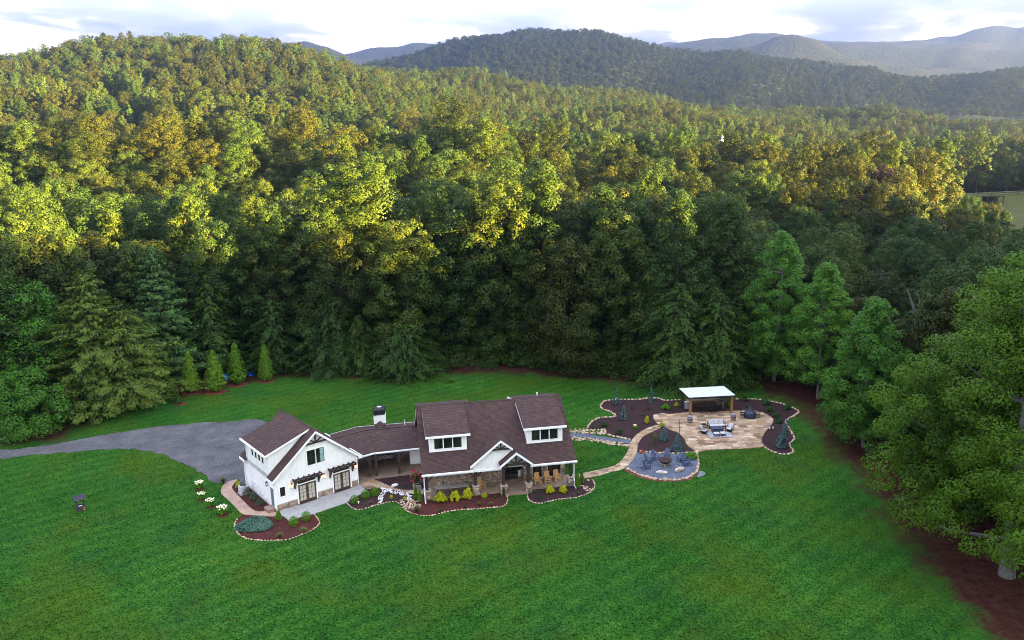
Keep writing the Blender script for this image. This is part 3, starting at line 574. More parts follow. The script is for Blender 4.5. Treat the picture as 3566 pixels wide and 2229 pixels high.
def m_siding():
    m, N, L, B = mat('white board and batten'); tc = N.new('ShaderNodeTexCoord'); sp = N.new('ShaderNodeSeparateXYZ'); L.new(tc.outputs['Object'], sp.inputs[0])
    ad = N.new('ShaderNodeMath'); L.new(sp.outputs['X'], ad.inputs[0]); L.new(sp.outputs['Y'], ad.inputs[1])
    w = N.new('ShaderNodeMath'); w.operation = 'PINGPONG'; w.inputs[1].default_value = .2; L.new(ad.outputs[0], w.inputs[0])
    mr = N.new('ShaderNodeMapRange'); mr.inputs['From Min'].default_value = .165; mr.inputs['From Max'].default_value = .18; L.new(w.outputs[0], mr.inputs['Value'])
    bp = N.new('ShaderNodeBump'); bp.inputs['Strength'].default_value = .8; bp.inputs['Distance'].default_value = .02; L.new(mr.outputs[0], bp.inputs['Height']); L.new(bp.outputs[0], B.inputs['Normal'])
    n = noise(N, L, tc.outputs['Object'], .9, 4); c = ramp(N, L, n, [(.3, (.70, .70, .69)), (.7, (.80, .80, .79))]); L.new(c, B.inputs['Base Color']); B.inputs['Roughness'].default_value = .55
    return m
def m_stone(name, scale=3.2, cols=None, flat=False, grout=(.16, .13, .11), stretch=(1, 1, 1.5), gw=.05):
    m, N, L, B = mat(name); tc = N.new('ShaderNodeTexCoord'); mp = N.new('ShaderNodeMapping'); mp.inputs['Scale'].default_value = stretch; L.new(tc.outputs['Object'], mp.inputs[0])
    wn = N.new('ShaderNodeTexNoise'); wn.inputs['Scale'].default_value = 1.5; L.new(mp.outputs[0], wn.inputs['Vector'])
    mv = N.new('ShaderNodeMixRGB'); mv.blend_type = 'LINEAR_LIGHT'; mv.inputs[0].default_value = .12; L.new(mp.outputs[0], mv.inputs[1]); L.new(wn.outputs['Color'], mv.inputs[2])
    vs = []
    for ft in ('F1', 'DISTANCE_TO_EDGE'):
        vo = N.new('ShaderNodeTexVoronoi'); vo.feature = ft; vo.inputs['Scale'].default_value = scale; vo.inputs['Randomness'].default_value = .85
        if flat: vo.voronoi_dimensions = '2D'
        L.new(mv.outputs[0], vo.inputs['Vector']); vs.append(vo)
    wh = N.new('ShaderNodeSeparateColor'); L.new(vs[0].outputs['Color'], wh.inputs[0])
    cols = cols or [(.13, .09, .065), (.24, .17, .12), (.36, .27, .19), (.20, .16, .14), (.46, .38, .29), (.28, .19, .13)]
    k = len(cols); c = ramp(N, L, wh.outputs[0], [(i / (k - 1), q) for i, q in enumerate(cols)])
    n = noise(N, L, tc.outputs['Object'], 7, 5, .7); nr = ramp(N, L, n, [(.25, (.7, .68, .66)), (.75, (1.25, 1.25, 1.25))])
    mx = N.new('ShaderNodeMixRGB'); mx.blend_type = 'MULTIPLY'; mx.inputs[0].default_value = 1; L.new(c, mx.inputs[1]); L.new(nr, mx.inputs[2])
    er = N.new('ShaderNodeMapRange'); er.inputs['From Max'].default_value = gw; L.new(vs[1].outputs['Distance'], er.inputs['Value'])
    m2 = N.new('ShaderNodeMixRGB'); L.new(er.outputs[0], m2.inputs[0]); m2.inputs[1].default_value = (*grout, 1); L.new(mx.outputs[0], m2.inputs[2])
    L.new(m2.outputs[0], B.inputs['Base Color']); B.inputs['Roughness'].default_value = .8; B.inputs['Specular IOR Level'].default_value = .25
    bp = N.new('ShaderNodeBump'); bp.inputs['Strength'].default_value = .7; bp.inputs['Distance'].default_value = .04; L.new(er.outputs[0], bp.inputs['Height']); L.new(bp.outputs[0], B.inputs['Normal'])
    return m
M_ROOF = m_shingle(); M_SIDE = m_siding(); M_STONE = m_stone('fieldstone veneer')
M_TRIM = plain('white trim', (.80, .80, .79), .45, var=.04, scale=2)
M_GUT = plain('white gutter', (.68, .70, .72), .35, var=.05)
M_ALU = plain('dull aluminium', (.28, .29, .31), .5)
M_TIMBER = plain('dark stained timber', (.032, .021, .017), .65, var=.3, scale=5, bump=.3)
M_BLACK = plain('black window frame', (.012, .012, .013), .4, var=.1)
M_DOOR = plain('brown door', (.055, .034, .022), .5, var=.2, scale=9)
M_CONC = plain('concrete walk', (.27, .265, .265), .85, var=.16, scale=1.3, bump=.2)
M_TANC = plain('stained tan concrete', (.30, .20, .155), .8, var=.22, scale=1.2, bump=.2)
M_PORCH = plain('stamped porch concrete', (.20, .145, .11), .6, var=.28, scale=1.6, bump=.25)
M_METAL = plain('black metal', (.015, .016, .02), .45, metal=.3, var=.15)
M_LITE = plain('curtained door glass', (.42, .40, .34), .12, spec=.5, var=.1, scale=3)
M_CURT = plain('pale teal curtain', (.22, .33, .33), .6, var=.25, scale=14)
M_LOUV = plain('pale gable backing', (.62, .62, .63), .6, var=.05)
M_BRASS = plain('brass handle', (.35, .22, .08), .35, metal=.9)
def m_glass():
    m, N, L, B = mat('dark window glass'); tc = N.new('ShaderNodeTexCoord'); n = noise(N, L, tc.outputs['Object'], .8, 3)
    c = ramp(N, L, n, [(.35, (.006, .009, .008)), (.65, (.03, .028, .020))]); L.new(c, B.inputs['Base Color']); B.inputs['Roughness'].default_value = .04; B.inputs['Specular IOR Level'].default_value = .45; return m
M_GLASS = m_glass()
def m_lamp():
    m, N, L, B = mat('lit lantern glass'); B.inputs['Base Color'].default_value = (.8, .5, .25, 1); B.inputs['Emission Color'].default_value = (1, .5, .2, 1); B.inputs['Emission Strength'].default_value = .30; m.cycles.emission_sampling = 'NONE'; return m
M_LAMP = m_lamp()

def win_grid(w, h, nx, ny, parent, name, loc, ry=0., frame=.05, curtain=False, mglass=None, axis='v', mframe=None, label=None, trim=.09):
    """window flat on a wall: part 'window' (white casing) > frame, pane. axis v: faces -y; u: faces -x"""
    def P(mb, a0, a1, b0, b1, d0, d1):
        if axis == 'v': mb.box(loc[0] + a0, loc[0] + a1, loc[1] - d1, loc[1] - d0, loc[2] + b0, loc[2] + b1)
        else: mb.box(loc[0] - d1, loc[0] - d0, loc[1] + a0, loc[1] + a1, loc[2] + b0, loc[2] + b1)
    mb = MB()
    for q in ((-trim, 0, -trim, h + trim), (w, w + trim, -trim, h + trim), (0, w, -trim, 0), (0, w, h, h + trim)): P(mb, *q, .0, .05)
    o = mb.build(name, M_TRIM, parent)
    if label: o['label'] = label
    g = MB(); P(g, 0, w, 0, h, .0, .012); g.build('pane', mglass or M_GLASS, o)
    f = MB()
    for q in ((0, frame, 0, h), (w - frame, w, 0, h), (frame, w - frame, 0, frame), (frame, w - frame, h - frame, h)): P(f, *q, .012, .04)
    for i in range(1, nx): P(f, w * i / nx - .016, w * i / nx + .016, frame, h - frame, .012, .030)
    for j in range(1, ny): P(f, frame, w - frame, h * j / ny - .016, h * j / ny + .016, .012, .032)
    f.build('sash', mframe or M_BLACK, o)
    if curtain:
        c = MB(); P(c, w * .5, w - frame, frame, h - frame, .0125, .016); c.build('curtain', M_CURT, o)
    return o
def lantern(parent, x, y, z, lit=True, side=False):
    mb = MB(); d = (-.16, 0) if side else (0, -.16)
    cx, cy = x + d[0], y + d[1]
    mb.box(cx - .09, cx + .09, cy - .09, cy + .09, z + .17, z + .21).lathe([(.10, .21), (.03, .34), (.02, .36)], 8, (cx, cy, z)).box(cx - .08, cx + .08, cy - .08, cy + .08, z - .19, z - .15)
    for sx in (-1, 1):
        for sy in (-1, 1): mb.box(cx + sx * .08 - .01, cx + sx * .08 + .01, cy + sy * .08 - .01, cy + sy * .08 + .01, z - .15, z + .17)
    mb.bar((x, y, z + .3), (cx, cy, z + .33), .03, .03)
    o = mb.build('wall_lantern', M_METAL, parent)
    if lit: MB().box(cx - .065, cx + .065, cy - .065, cy + .065, z - .149, z + .165).build('lamp_glass', M_LAMP, o)
    return o
def truss(parent, u0, half, zb, zt, v, depth=.12, name='gable_truss', sp=.13):
    """dark king-post ornament: tie beam, post and two struts"""
    mb = MB(); k = (zt - zb) / half
    mb.box(u0 - half + .06, u0 + half - .06, v, v + depth, zb, zb + sp * 1.2).box(u0 - sp / 2, u0 + sp / 2, v + .004, v + depth - .004, zb + sp * 1.2, zt - .05)
    for s in (-1, 1): mb.bar((u0 + s * .07, v + depth / 2, zb + sp * 1.2), (u0 + s * half * .5, v + depth / 2, zb + (zt - zb) * .5 - .03), sp * .8, depth - .02, (0, 1, 0))
    return mb.build(name, M_TIMBER, parent)
def rake(mb, a, b, drop, th=.05):          # white board hanging under a sloping roof edge, in the plane of the gable
    a = Vector(a); b = Vector(b); mb.prism([a, b, b - Vector((0, 0, drop)), a - Vector((0, 0, drop))], (0, th, 0))

# ------------------------------------------------------------ the two-storey gabled garage
GX, GY, GA = -24.3835, 69.2203, .6935
def garage():
    Wd, Dp, zr, he, o, pp, s = 9.346, 8.293, 7.649, 3.489, .344, .334, 1.1435
    k = (zr - he) / (Wd / 2 + o); h = he + k * o - .24; c = Wd / 2; ztop = zr - .24
    T = empty('gabled_garage', (GX, GY, 0), GA, 'tall white gabled garage with two pairs of french doors beside the gravel drive', 'garage')
    w = MB(); w.prism([(0, 0, 0), (Wd, 0, 0), (Wd, 0, h), (c, 0, ztop), (0, 0, h)], (0, Dp, 0))
    w.prism([(0, s, h - .5), (0, s, 5.93 + .12), (c, s, zr - .13), (c, s, zr - .6)], (0, Dp - 2 * s, 0))
    w.build('wall', M_SIDE, T)
    for q in ((-.012, .1, -.012, .1, 0, h - .05), (Wd - .1, Wd + .012, -.012, .1, 0, h - .05), (-.012, .1, s - .012, s + .1, h, 5.95), (-.012, .1, Dp - s - .1, Dp - s + .012, h, 5.95), (-.012, .1, Dp - .1, Dp + .012, 0, h)): MB().box(*q).build('corner_board', M_TRIM, T)
    r = MB(); t = .13
    zl = lambda u: zr - k * abs(u - c)
    r.slab([(-o, -pp, zl(-o)), (c, -pp, zr), (c, s, zr), (-o, s, zl(-o))], t)
    r.slab([(-o, Dp - s, zl(-o)), (c, Dp - s, zr), (c, Dp + pp, zr), (-o, Dp + pp, zl(-o))], t)
    r.slab([(c, -pp, zr), (Wd + o, -pp, zl(Wd + o)), (Wd + o, Dp + pp, zl(Wd + o)), (c, Dp + pp, zr)], t)
    r.slab([(-.4, s - .3, 5.93), (c, s - .3, zr + .015), (c, Dp - s + .3, zr + .015), (-.4, Dp - s + .3, 5.93)], t)
    rf = r.build('roof', M_ROOF, T)
    rc = MB(); rc.prism([(c - .16, -pp - .01, zr - .10), (c, -pp - .01, zr + .045), (c + .16, -pp - .01, zr - .10)], (0, Dp + 2 * pp + .02, 0)); rc.build('ridge_cap', M_ROOF, rf)
    f = Pieces('fascia', M_TRIM, T); d = .27
    for sx in (-1, 1): rake(f, (c, -pp - .035, zr - t + .08), (c + sx * (c + o), -pp - .035, he - t + .08), d); rake(f, (c, Dp + pp - .015, zr - t + .08), (c + sx * (c + o), Dp + pp - .015, he - t + .08), d)
    rake(f, (-.4, s - .335, 5.93 - t + .09), (c - .15, s - .335, zr - t + .05), .2, .04); rake(f, (-.4, Dp - s + .29, 5.93 - t + .09), (c - .15, Dp - s + .29, zr - t + .05), .2, .04)
    f.box(-.46, -.40, s - .33, Dp - s + .33, 5.93 - .26, 5.93 - .01)
    for v0, v1 in ((-pp, s), (Dp - s, Dp + pp)): f.box(-o - .05, -o, v0, v1, he - .3, he - .03)
    f.box(Wd + o, Wd + o + .05, -pp, Dp + pp, he - .3, he - .03)
    MB().box(-.58, -.462, s - .34, Dp - s + .34, 5.93 - .15, 5.93 - .04).build('gutter', M_GUT, T); MB().box(Wd + o + .052, Wd + o + .17, -pp - .02, Dp + pp + .02, he - .16, he - .04).build('gutter', M_GUT, T)
    MB().tube([(-.5, Dp - s - .12, 5.8), (-.12, Dp - s - .12, 5.4), (-.1, Dp - s - .12, 3.7)], .05, 6).build('downspout', M_GUT, T); MB().tube([(-.4, Dp + .1, 3.4), (-.08, Dp - .12, 3.0), (-.08, Dp - .12, .2)], .05, 6).build('downspout', M_GUT, T)
    truss(T, c, 1.25, 6.22, 7.28, -.2)
    MB().prism([(c - 1.2, -.03, 6.25), (c + 1.2, -.03, 6.25), (c, -.03, 7.25)], (0, .025, 0)).build('gable_panel', M_LOUV, T)
    win_grid(.90, 1.6, 2, 2, T, 'window', (3.66, 0, 3.96)); win_grid(.90, 1.6, 1, 2, T, 'window', (4.67, 0, 3.96), curtain=True, label='upper sash window with a pale teal curtain')
    win_grid(.54, 1.0, 2, 2, T, 'window', (.5, 0, 1.47), label='small square window near the corner')
    for v in (5.10, 4.17, 3.24, 2.31): win_grid(.46, .76, 1, 2, T, 'window', (0, v, 4.48), axis='u', trim=.06)
    for u0 in (2.45, 6.40):                                     # french doors, transom, timber awning
        cs = MB(); wd = 1.93
        cs.box(u0 - .15, u0 - .02, -.075, 0, .0, 2.62).box(u0 + wd + .02, u0 + wd + .15, -.075, 0, .0, 2.62).box(u0 - .02, u0 + wd + .02, -.075, 0, 2.14, 2.25).box(u0 - .02, u0 + wd + .02, -.075, 0, 2.53, 2.62).box(u0 - .15, u0 + wd + .15, -.22, -.0, .0, .05)
        cs.build('door_casing', M_TRIM, T)
        MB().box(u0 - .02, u0 + wd + .02, -.03, 0, 2.25, 2.53).build('transom', M_GLASS, T)
        for j in (0, 1):
            a = u0 + j * (wd / 2 + .004); b = a + wd / 2 - .004; dm = MB(); iL, iR = a + .14, b - .14
            dm.box(a, iL, -.055, 0, .05, 2.13).box(iR, b, -.055, 0, .05, 2.13).box(iL, iR, -.055, 0, .05, .32).box(iL, iR, -.055, 0, 1.97, 2.13)
            dr = dm.build('french_door', M_DOOR, T)
            MB().box(iL, iR, -.025, -.004, .32, 1.97).build('glazing', M_LITE, dr)
            mu = MB(); mu.box((iL + iR) / 2 - .018, (iL + iR) / 2 + .018, -.045, -.026, .32, 1.97)
            for q in (1, 2, 3): mu.box(iL, iR, -.043, -.027, .32 + q * .4125 - .018, .32 + q * .4125 + .018)
            mu.build('muntins', M_DOOR, dr)
            hx = b - .06 if j == 0 else a + .06
            MB().box(hx - .02, hx + .02, -.085, -.056, .95, 1.2).build('handle', M_BRASS, dr)
        aw = MB(); x0, x1 = u0 - .62, u0 + wd + .62
        aw.box(x0 + .1, x1 - .1, -.10, -.0, 2.70, 2.86).box(x0, x1, -.62, -.52, 2.70, 2.86)
        A = aw.build('awning', M_TIMBER, T)
        for q in range(6):
            x = x0 + .12 + q * (x1 - x0 - .24) / 5; rm = MB(); rm.prism([(x - .05, -.0, 2.862), (x - .05, -.72, 2.862), (x - .05, -.78, 2.93), (x - .05, -.78, 3.0), (x - .05, -.0, 3.0)], (.1, 0, 0)); rm.build('rafter', M_TIMBER, A)
        for x in (u0 - .36, u0 + wd + .36):
            bm_ = MB(); bm_.box(x - .06, x + .06, -.12, -.0, 1.85, 2.70).bar((x, -.1, 2.02), (x, -.52, 2.66), .1, .12); bm_.build('bracket', M_TIMBER, A)
    msill = plain('cast stone sill', (.36, .31, .26), .8)
    for a, b in ((.1, 2.3), (4.53, 6.25), (8.48, Wd - .1)): st = MB().box(a, b, -.07, 0, .0, .64).build('stone_skirt', M_STONE, T); MB().box(a - .01, b + .01, -.10, -.0, .64, .70).build('sill', msill, st)
    for u in (1.74, 5.36, 9.04): lantern(T, u, 0, 2.32)
    lantern(T, 0, 1.75, 2.45, False, True)
    sd = MB(); sd.box(-.05, 0, .2, 1.05, .42, 2.42); D_ = sd.build('side_door', plain('grey blue door', (.12, .14, .17), .5), T)
    MB().box(-.09, 0, .06, .2, .3, 2.5).box(-.09, 0, 1.05, 1.19, .3, 2.5).box(-.09, 0, .06, 1.19, 2.42, 2.55).build('door_casing', M_TRIM, T)
    MB().box(-.09, -.051, .28, .34, 1.3, 1.45).build('handle', M_BRASS, D_)
    for v, z, a, b in ((6.0, .9, .35, .55), (5.2, .75, .5, .7), (3.4, .55, .2, .25), (2.5, .5, .2, .2), (4.3, 1.2, .12, .3)):
        MB().box(-.10, 0, v, v + a, z, z + b).build('meter_box', M_GUT, T)
    MB().tube([(-.04, 6.2, 1.4), (-.04, 6.2, 2.2)], .03, 6).build('conduit', M_GUT, T); MB().tube([(-.04, 5.4, .0), (-.04, 5.4, .8)], .03, 6).build('conduit', M_GUT, T)
    MB().box(-.03, .0, 1.2, Dp, .0, .16).build('foundation', M_CONC, T)
    return T
GAR = garage()

# ------------------------------------------------------------ the main house
MX, MY, MA_ = -9.4551, 70.9833, .1853
def house():
    k, hm, vr, zr, o = .7363, 3.128, 6.559, 8.221, .194
    T = empty('cottage', (MX, MY, 0), MA_, 'white cottage with brown roof, two shed dormers and a timber front porch', 'house')
    zf = lambda v: hm + k * (v + .358)
    uL, uR = -o, 16.148 + o; gA, zA = 8.12, 6.2; gk = .8; gL, gR = gA - 3.27, gA + 3.27; sA = 9.65; zS = zA - gk * (sA - gA)
    zg_ = zA - gk * 3.27; vv = (zg_ - hm) / k - .358; vA = (zA - hm) / k - .358
    w = MB()
    for a, b, v0 in ((.45, 8.9, 2.6), (8.9, 11.1, 4.2), (11.1, 15.75, 2.6)):
        w.prism([(a, v0, .0), (a, v0, zf(v0) - .22), (a, vr, zr - .22), (a, 13.2, 3.25), (a, 13.2, 0)], (b - a, 0, 0))
    w.prism([(gA - 3.0, .06, 2.86), (gA + 3.0, .06, 2.86), (gA + 3.0, .06, zg_ + .05), (gA, .06, zA - .2), (gA - 3.0, .06, zg_ + .05)], (0, .12, 0))   # gable over the porch
    w.build('wall', M_SIDE, T)
    r = MB(); t = .14
    r.slab([(uL, -.358, hm), (gL, -.358, hm), (gL, vr, zr), (uL, vr, zr)], t)
    r.slab([(gL, .2, zf(.2)), (gR, .2, zf(.2)), (gR, vr, zr), (gL, vr, zr)], t)
    r.slab([(gR, -.358, hm), (uR, -.358, hm), (uR, vr, zr), (gR, vr, zr)], t)
    r.slab([(uL, vr, zr), (uR, vr, zr), (uR, 13.5, 3.1), (uL, 13.5, 3.1)], t)
    r.slab([(gL, -.36, zg_), (gA, -.36, zA), (gA, vA + .1, zA), (gL, vv + .1, zg_)], t)                       # big gable, left
    r.slab([(gA, -.36, zA), (sA, -.36, zS), (sA, -1.0, zS), (gR, -1.0, zg_), (gR, vv + .1, zg_), (gA, vA + .1, zA)], t)   # and right, running on over the entry
    r.slab([(sA - 1.76, -1.0, zS - gk * 1.76), (sA, -1.0, zS), (sA, .06, zS), (sA - 1.76, .06, zS - gk * 1.76)], t)
    for a, b in ((uL + .02, 5.85), (10.85, uR - .02)): r.slab([(a, vr - .05, zr + .02), (b, vr - .05, zr + .02), (b, 10.4, 7.27), (a, 10.4, 7.27)], t)      # rear dormers
    rf = r.build('roof', M_ROOF, T)
    rc = Pieces('ridge_cap', M_ROOF, rf); rc.prism([(5.9, vr - .16, zr - .06), (5.9, vr, zr + .05), (5.9, vr + .16, zr - .06)], (4.9, 0, 0)).prism([(gA - .16, -.37, zA - .08), (gA, -.37, zA + .045), (gA + .16, -.37, zA - .08)], (0, vA + .3, 0))
    for x, v in ((14.0, 8.4),): MB().tube([(x, v, 7.5), (x, v, 8.05)], .06, 8).lathe([(.1, 0), (.1, .08)], 8, (x, v, 8.04)).build('vent_pipe', M_GUT, rf)
    f = Pieces('fascia', M_TRIM, T)
    for a, b in ((uL, gL + .35), (gR - .1, uR)): f.box(a, b, -.42, -.36, hm - .27, hm - .02)
    f.box(gL + .35, gA + .0, -.02, .05, 2.70, 2.9)
    for sx, ua, za, ub, zb in ((1, gA, zA, gL - .02, zg_), (1, gA, zA, sA - .25, zS + .2)): rake(f, (ua, -.40, za - t + .08), (ub, -.40, zb - t + .08), .26)
    for ub in (sA - 1.80, gR + .03): rake(f, (sA, -1.05, zS - t + .08), (ub, -1.05, zg_ - t + .06), .27)
    for u in (uL + .02, uR - .06): f.prism([(u, -.36, hm - t - .004), (u, vr, zr - t - .004), (u, vr, zr - .34), (u, -.36, hm - .34)], (.04, 0, 0)); f.prism([(u, vr, zr - t - .004), (u, 13.5, 3.1 - t - .004), (u, 13.5, 2.76), (u, vr, zr - .34)], (.04, 0, 0))
    for a in (10.80, 5.85): f.prism([(a, vr + .2, zr - .1), (a, 10.4, 7.25), (a, 10.4, 6.8), (a, vr + .2, zr - .55)], (.05, 0, 0))
    f.box(.55, gA, .2, .34, 2.66, 2.98).box(sA + 1.6, 15.6, .2, .34, 2.66, 2.98)                                # porch beam
    MB().box(.4, 15.8, .36, 2.58, 2.90, 2.95).build('porch_ceiling', M_LOUV, T)
    MB().box(uL - .04, gL + .3, -.54, -.422, hm - .16, hm - .04).build('gutter', M_GUT, T); MB().box(gR + .1, uR + .04, -.54, -.422, hm - .16, hm - .04).build('gutter', M_GUT, T)
    for x in (.02, 16.1): MB().tube([(x, -.48, hm - .1), (x, -.1, 2.6), (x, -.1, 1.0), (x, -.3, .75), (x, -.3, .2), (x + .05, -.75, .08)], .055, 6).build('downspout', M_GUT, T)
    for u0, n in ((.95, 1), (2.0, 1), (3.05, 1), (4.1, 1), (5.9, 1), (6.75, 1), (7.6, 1)):                        # row of little transoms under the eave
        win_grid(.72, .20, 1, 1, T, 'transom_window', (u0, 2.6, 2.62), frame=.02, trim=.04, mframe=M_GUT)
    truss(T, gA, 1.30, 5.0, 6.02, -.25); MB().prism([(gA - 1.25, .03, 5.02), (gA + 1.25, .03, 5.02), (gA, .03, 5.98)], (0, .025, 0)).build('gable_panel', M_LOUV, T)
    truss(T, sA, 1.42, 3.34, 4.72, -.8, .16, 'entry_truss', .19)
    for u, v in ((.31, .33), (5.46, .33), (15.83, .33), (8.35, -.25), (11.05, -.25)):                           # posts on stone piers
        p = MB(); p.box(u - .15, u + .15, v - .15, v + .15, 1.08, 2.72 if v > 0 else 3.34)
        if v > 0:
            for sx in (-1, 1):
                if .5 < u + sx * .6 < 15.6: p.bar((u + sx * .14, v, 2.05), (u + sx * .75, v, 2.66), .13, .13, (0, 1, 0))
        else: p.bar((u + (.14 if u < 9 else -.14), v, 2.7), (u + (.6 if u < 9 else -.6), v, 3.3), .13, .13, (0, 1, 0)); p.bar((u, v + .1, 3.3), (u, v - .55, 3.3), .16, .2)
        po = p.build('porch_post', M_TIMBER, T, bevel=.015)
        b = MB(); b.box(u - .33, u + .33, v - .33, v + .33, 0, 1.0); pi_ = b.build('pier', M_STONE, po, bevel=.02)
        MB().box(u - .38, u + .38, v - .38, v + .38, 1.0, 1.08).build('cap', plain('pier cap', (.33, .27, .22), .8), po)
    s = MB(); s.prism([(.1, .02, 0), (8.45, .02, 0), (8.45, -.75, 0), (10.9, -.75, 0), (10.9, .02, 0), (15.95, .02, 0), (15.95, 2.6, 0), (11.1, 2.6, 0), (11.1, 4.2, 0), (8.9, 4.2, 0), (8.9, 2.6, 0), (.1, 2.6, 0)], (0, 0, .15)); s.build('porch_floor', M_PORCH, T)
    for q in ((.45, 8.9, 2.52, 2.6), (11.1, 12.05, 2.52, 2.6), (13.2, 13.75, 2.52, 2.6), (15.35, 15.75, 2.52, 2.6), (8.83, 8.9, 2.6, 4.2), (11.1, 11.17, 2.6, 4.2)): MB().box(*q, .15, 1.45).build('stone_skirt', M_STONE, T)
    for a, b in ((12.1, 13.15), (13.8, 15.3)): win_grid(b - a, 2.05, 2, 1, T, 'glass_door', (a, 2.6, .2), mframe=M_DOOR, frame=.08)
    d = MB(); d.box(9.35, 10.65, 4.14, 4.2, .15, 2.4); D_ = d.build('front_door', M_BLACK, T)
    MB().box(9.2, 9.35, 4.12, 4.2, .15, 2.55).box(10.65, 10.8, 4.12, 4.2, .15, 2.55).box(9.35, 10.65, 4.12, 4.2, 2.4, 2.55).build('door_casing', M_TIMBER, T)
    gm = MB()
    for q in (0, 1): gm.box(9.45 + q * .62, 9.93 + q * .62, 4.125, 4.14, .5, 2.25)
    gm.build('glazing', M_GLASS, D_)
    for u0 in (.81, 11.31):                                      # front shed dormers
        u1 = u0 + 3.98; d = MB()
        d.prism([(u0, 1.7, 4.4), (u0, 1.7, 6.42), (u0, 6.4, 7.9), (u0, 6.4, 7.4)], (3.98, 0, 0))
        dm = d.build('dormer', M_SIDE, T)
        MB().slab([(u0 - .37, 1.35, 6.55), (u1 + .37, 1.35, 6.55), (u1 + .37, vr, zr + .012), (u0 - .37, vr, zr + .012)], .12).build('dormer_roof', M_ROOF, dm)
        q = MB(); q.box(u0 - .38, u1 + .38, 1.29, 1.35, 6.30, 6.53).box(u0, u0 + .1, 1.685, 1.7, 4.64, 6.4).box(u1 - .1, u1, 1.685, 1.7, 4.64, 6.4).box(u0 + .1, u1 - .1, 1.685, 1.7, 4.66, 4.8)
        for u in (u0 - .37, u1 + .33): q.prism([(u, 1.36, 6.44), (u, 6.2, 7.96), (u, 6.2, 7.78), (u, 1.36, 6.26)], (.04, 0, 0))
        q.build('dormer_fascia', M_TRIM, dm)
        for j in range(3): win_grid(.90, 1.13, 2, 2, T, 'dormer_window', (u0 + .54 + j * 1.0, 1.7, 4.99), frame=.035, trim=.05)
    lantern(T, 8.75, 4.2, 2.1, False)
    return T
HOUSE = house()

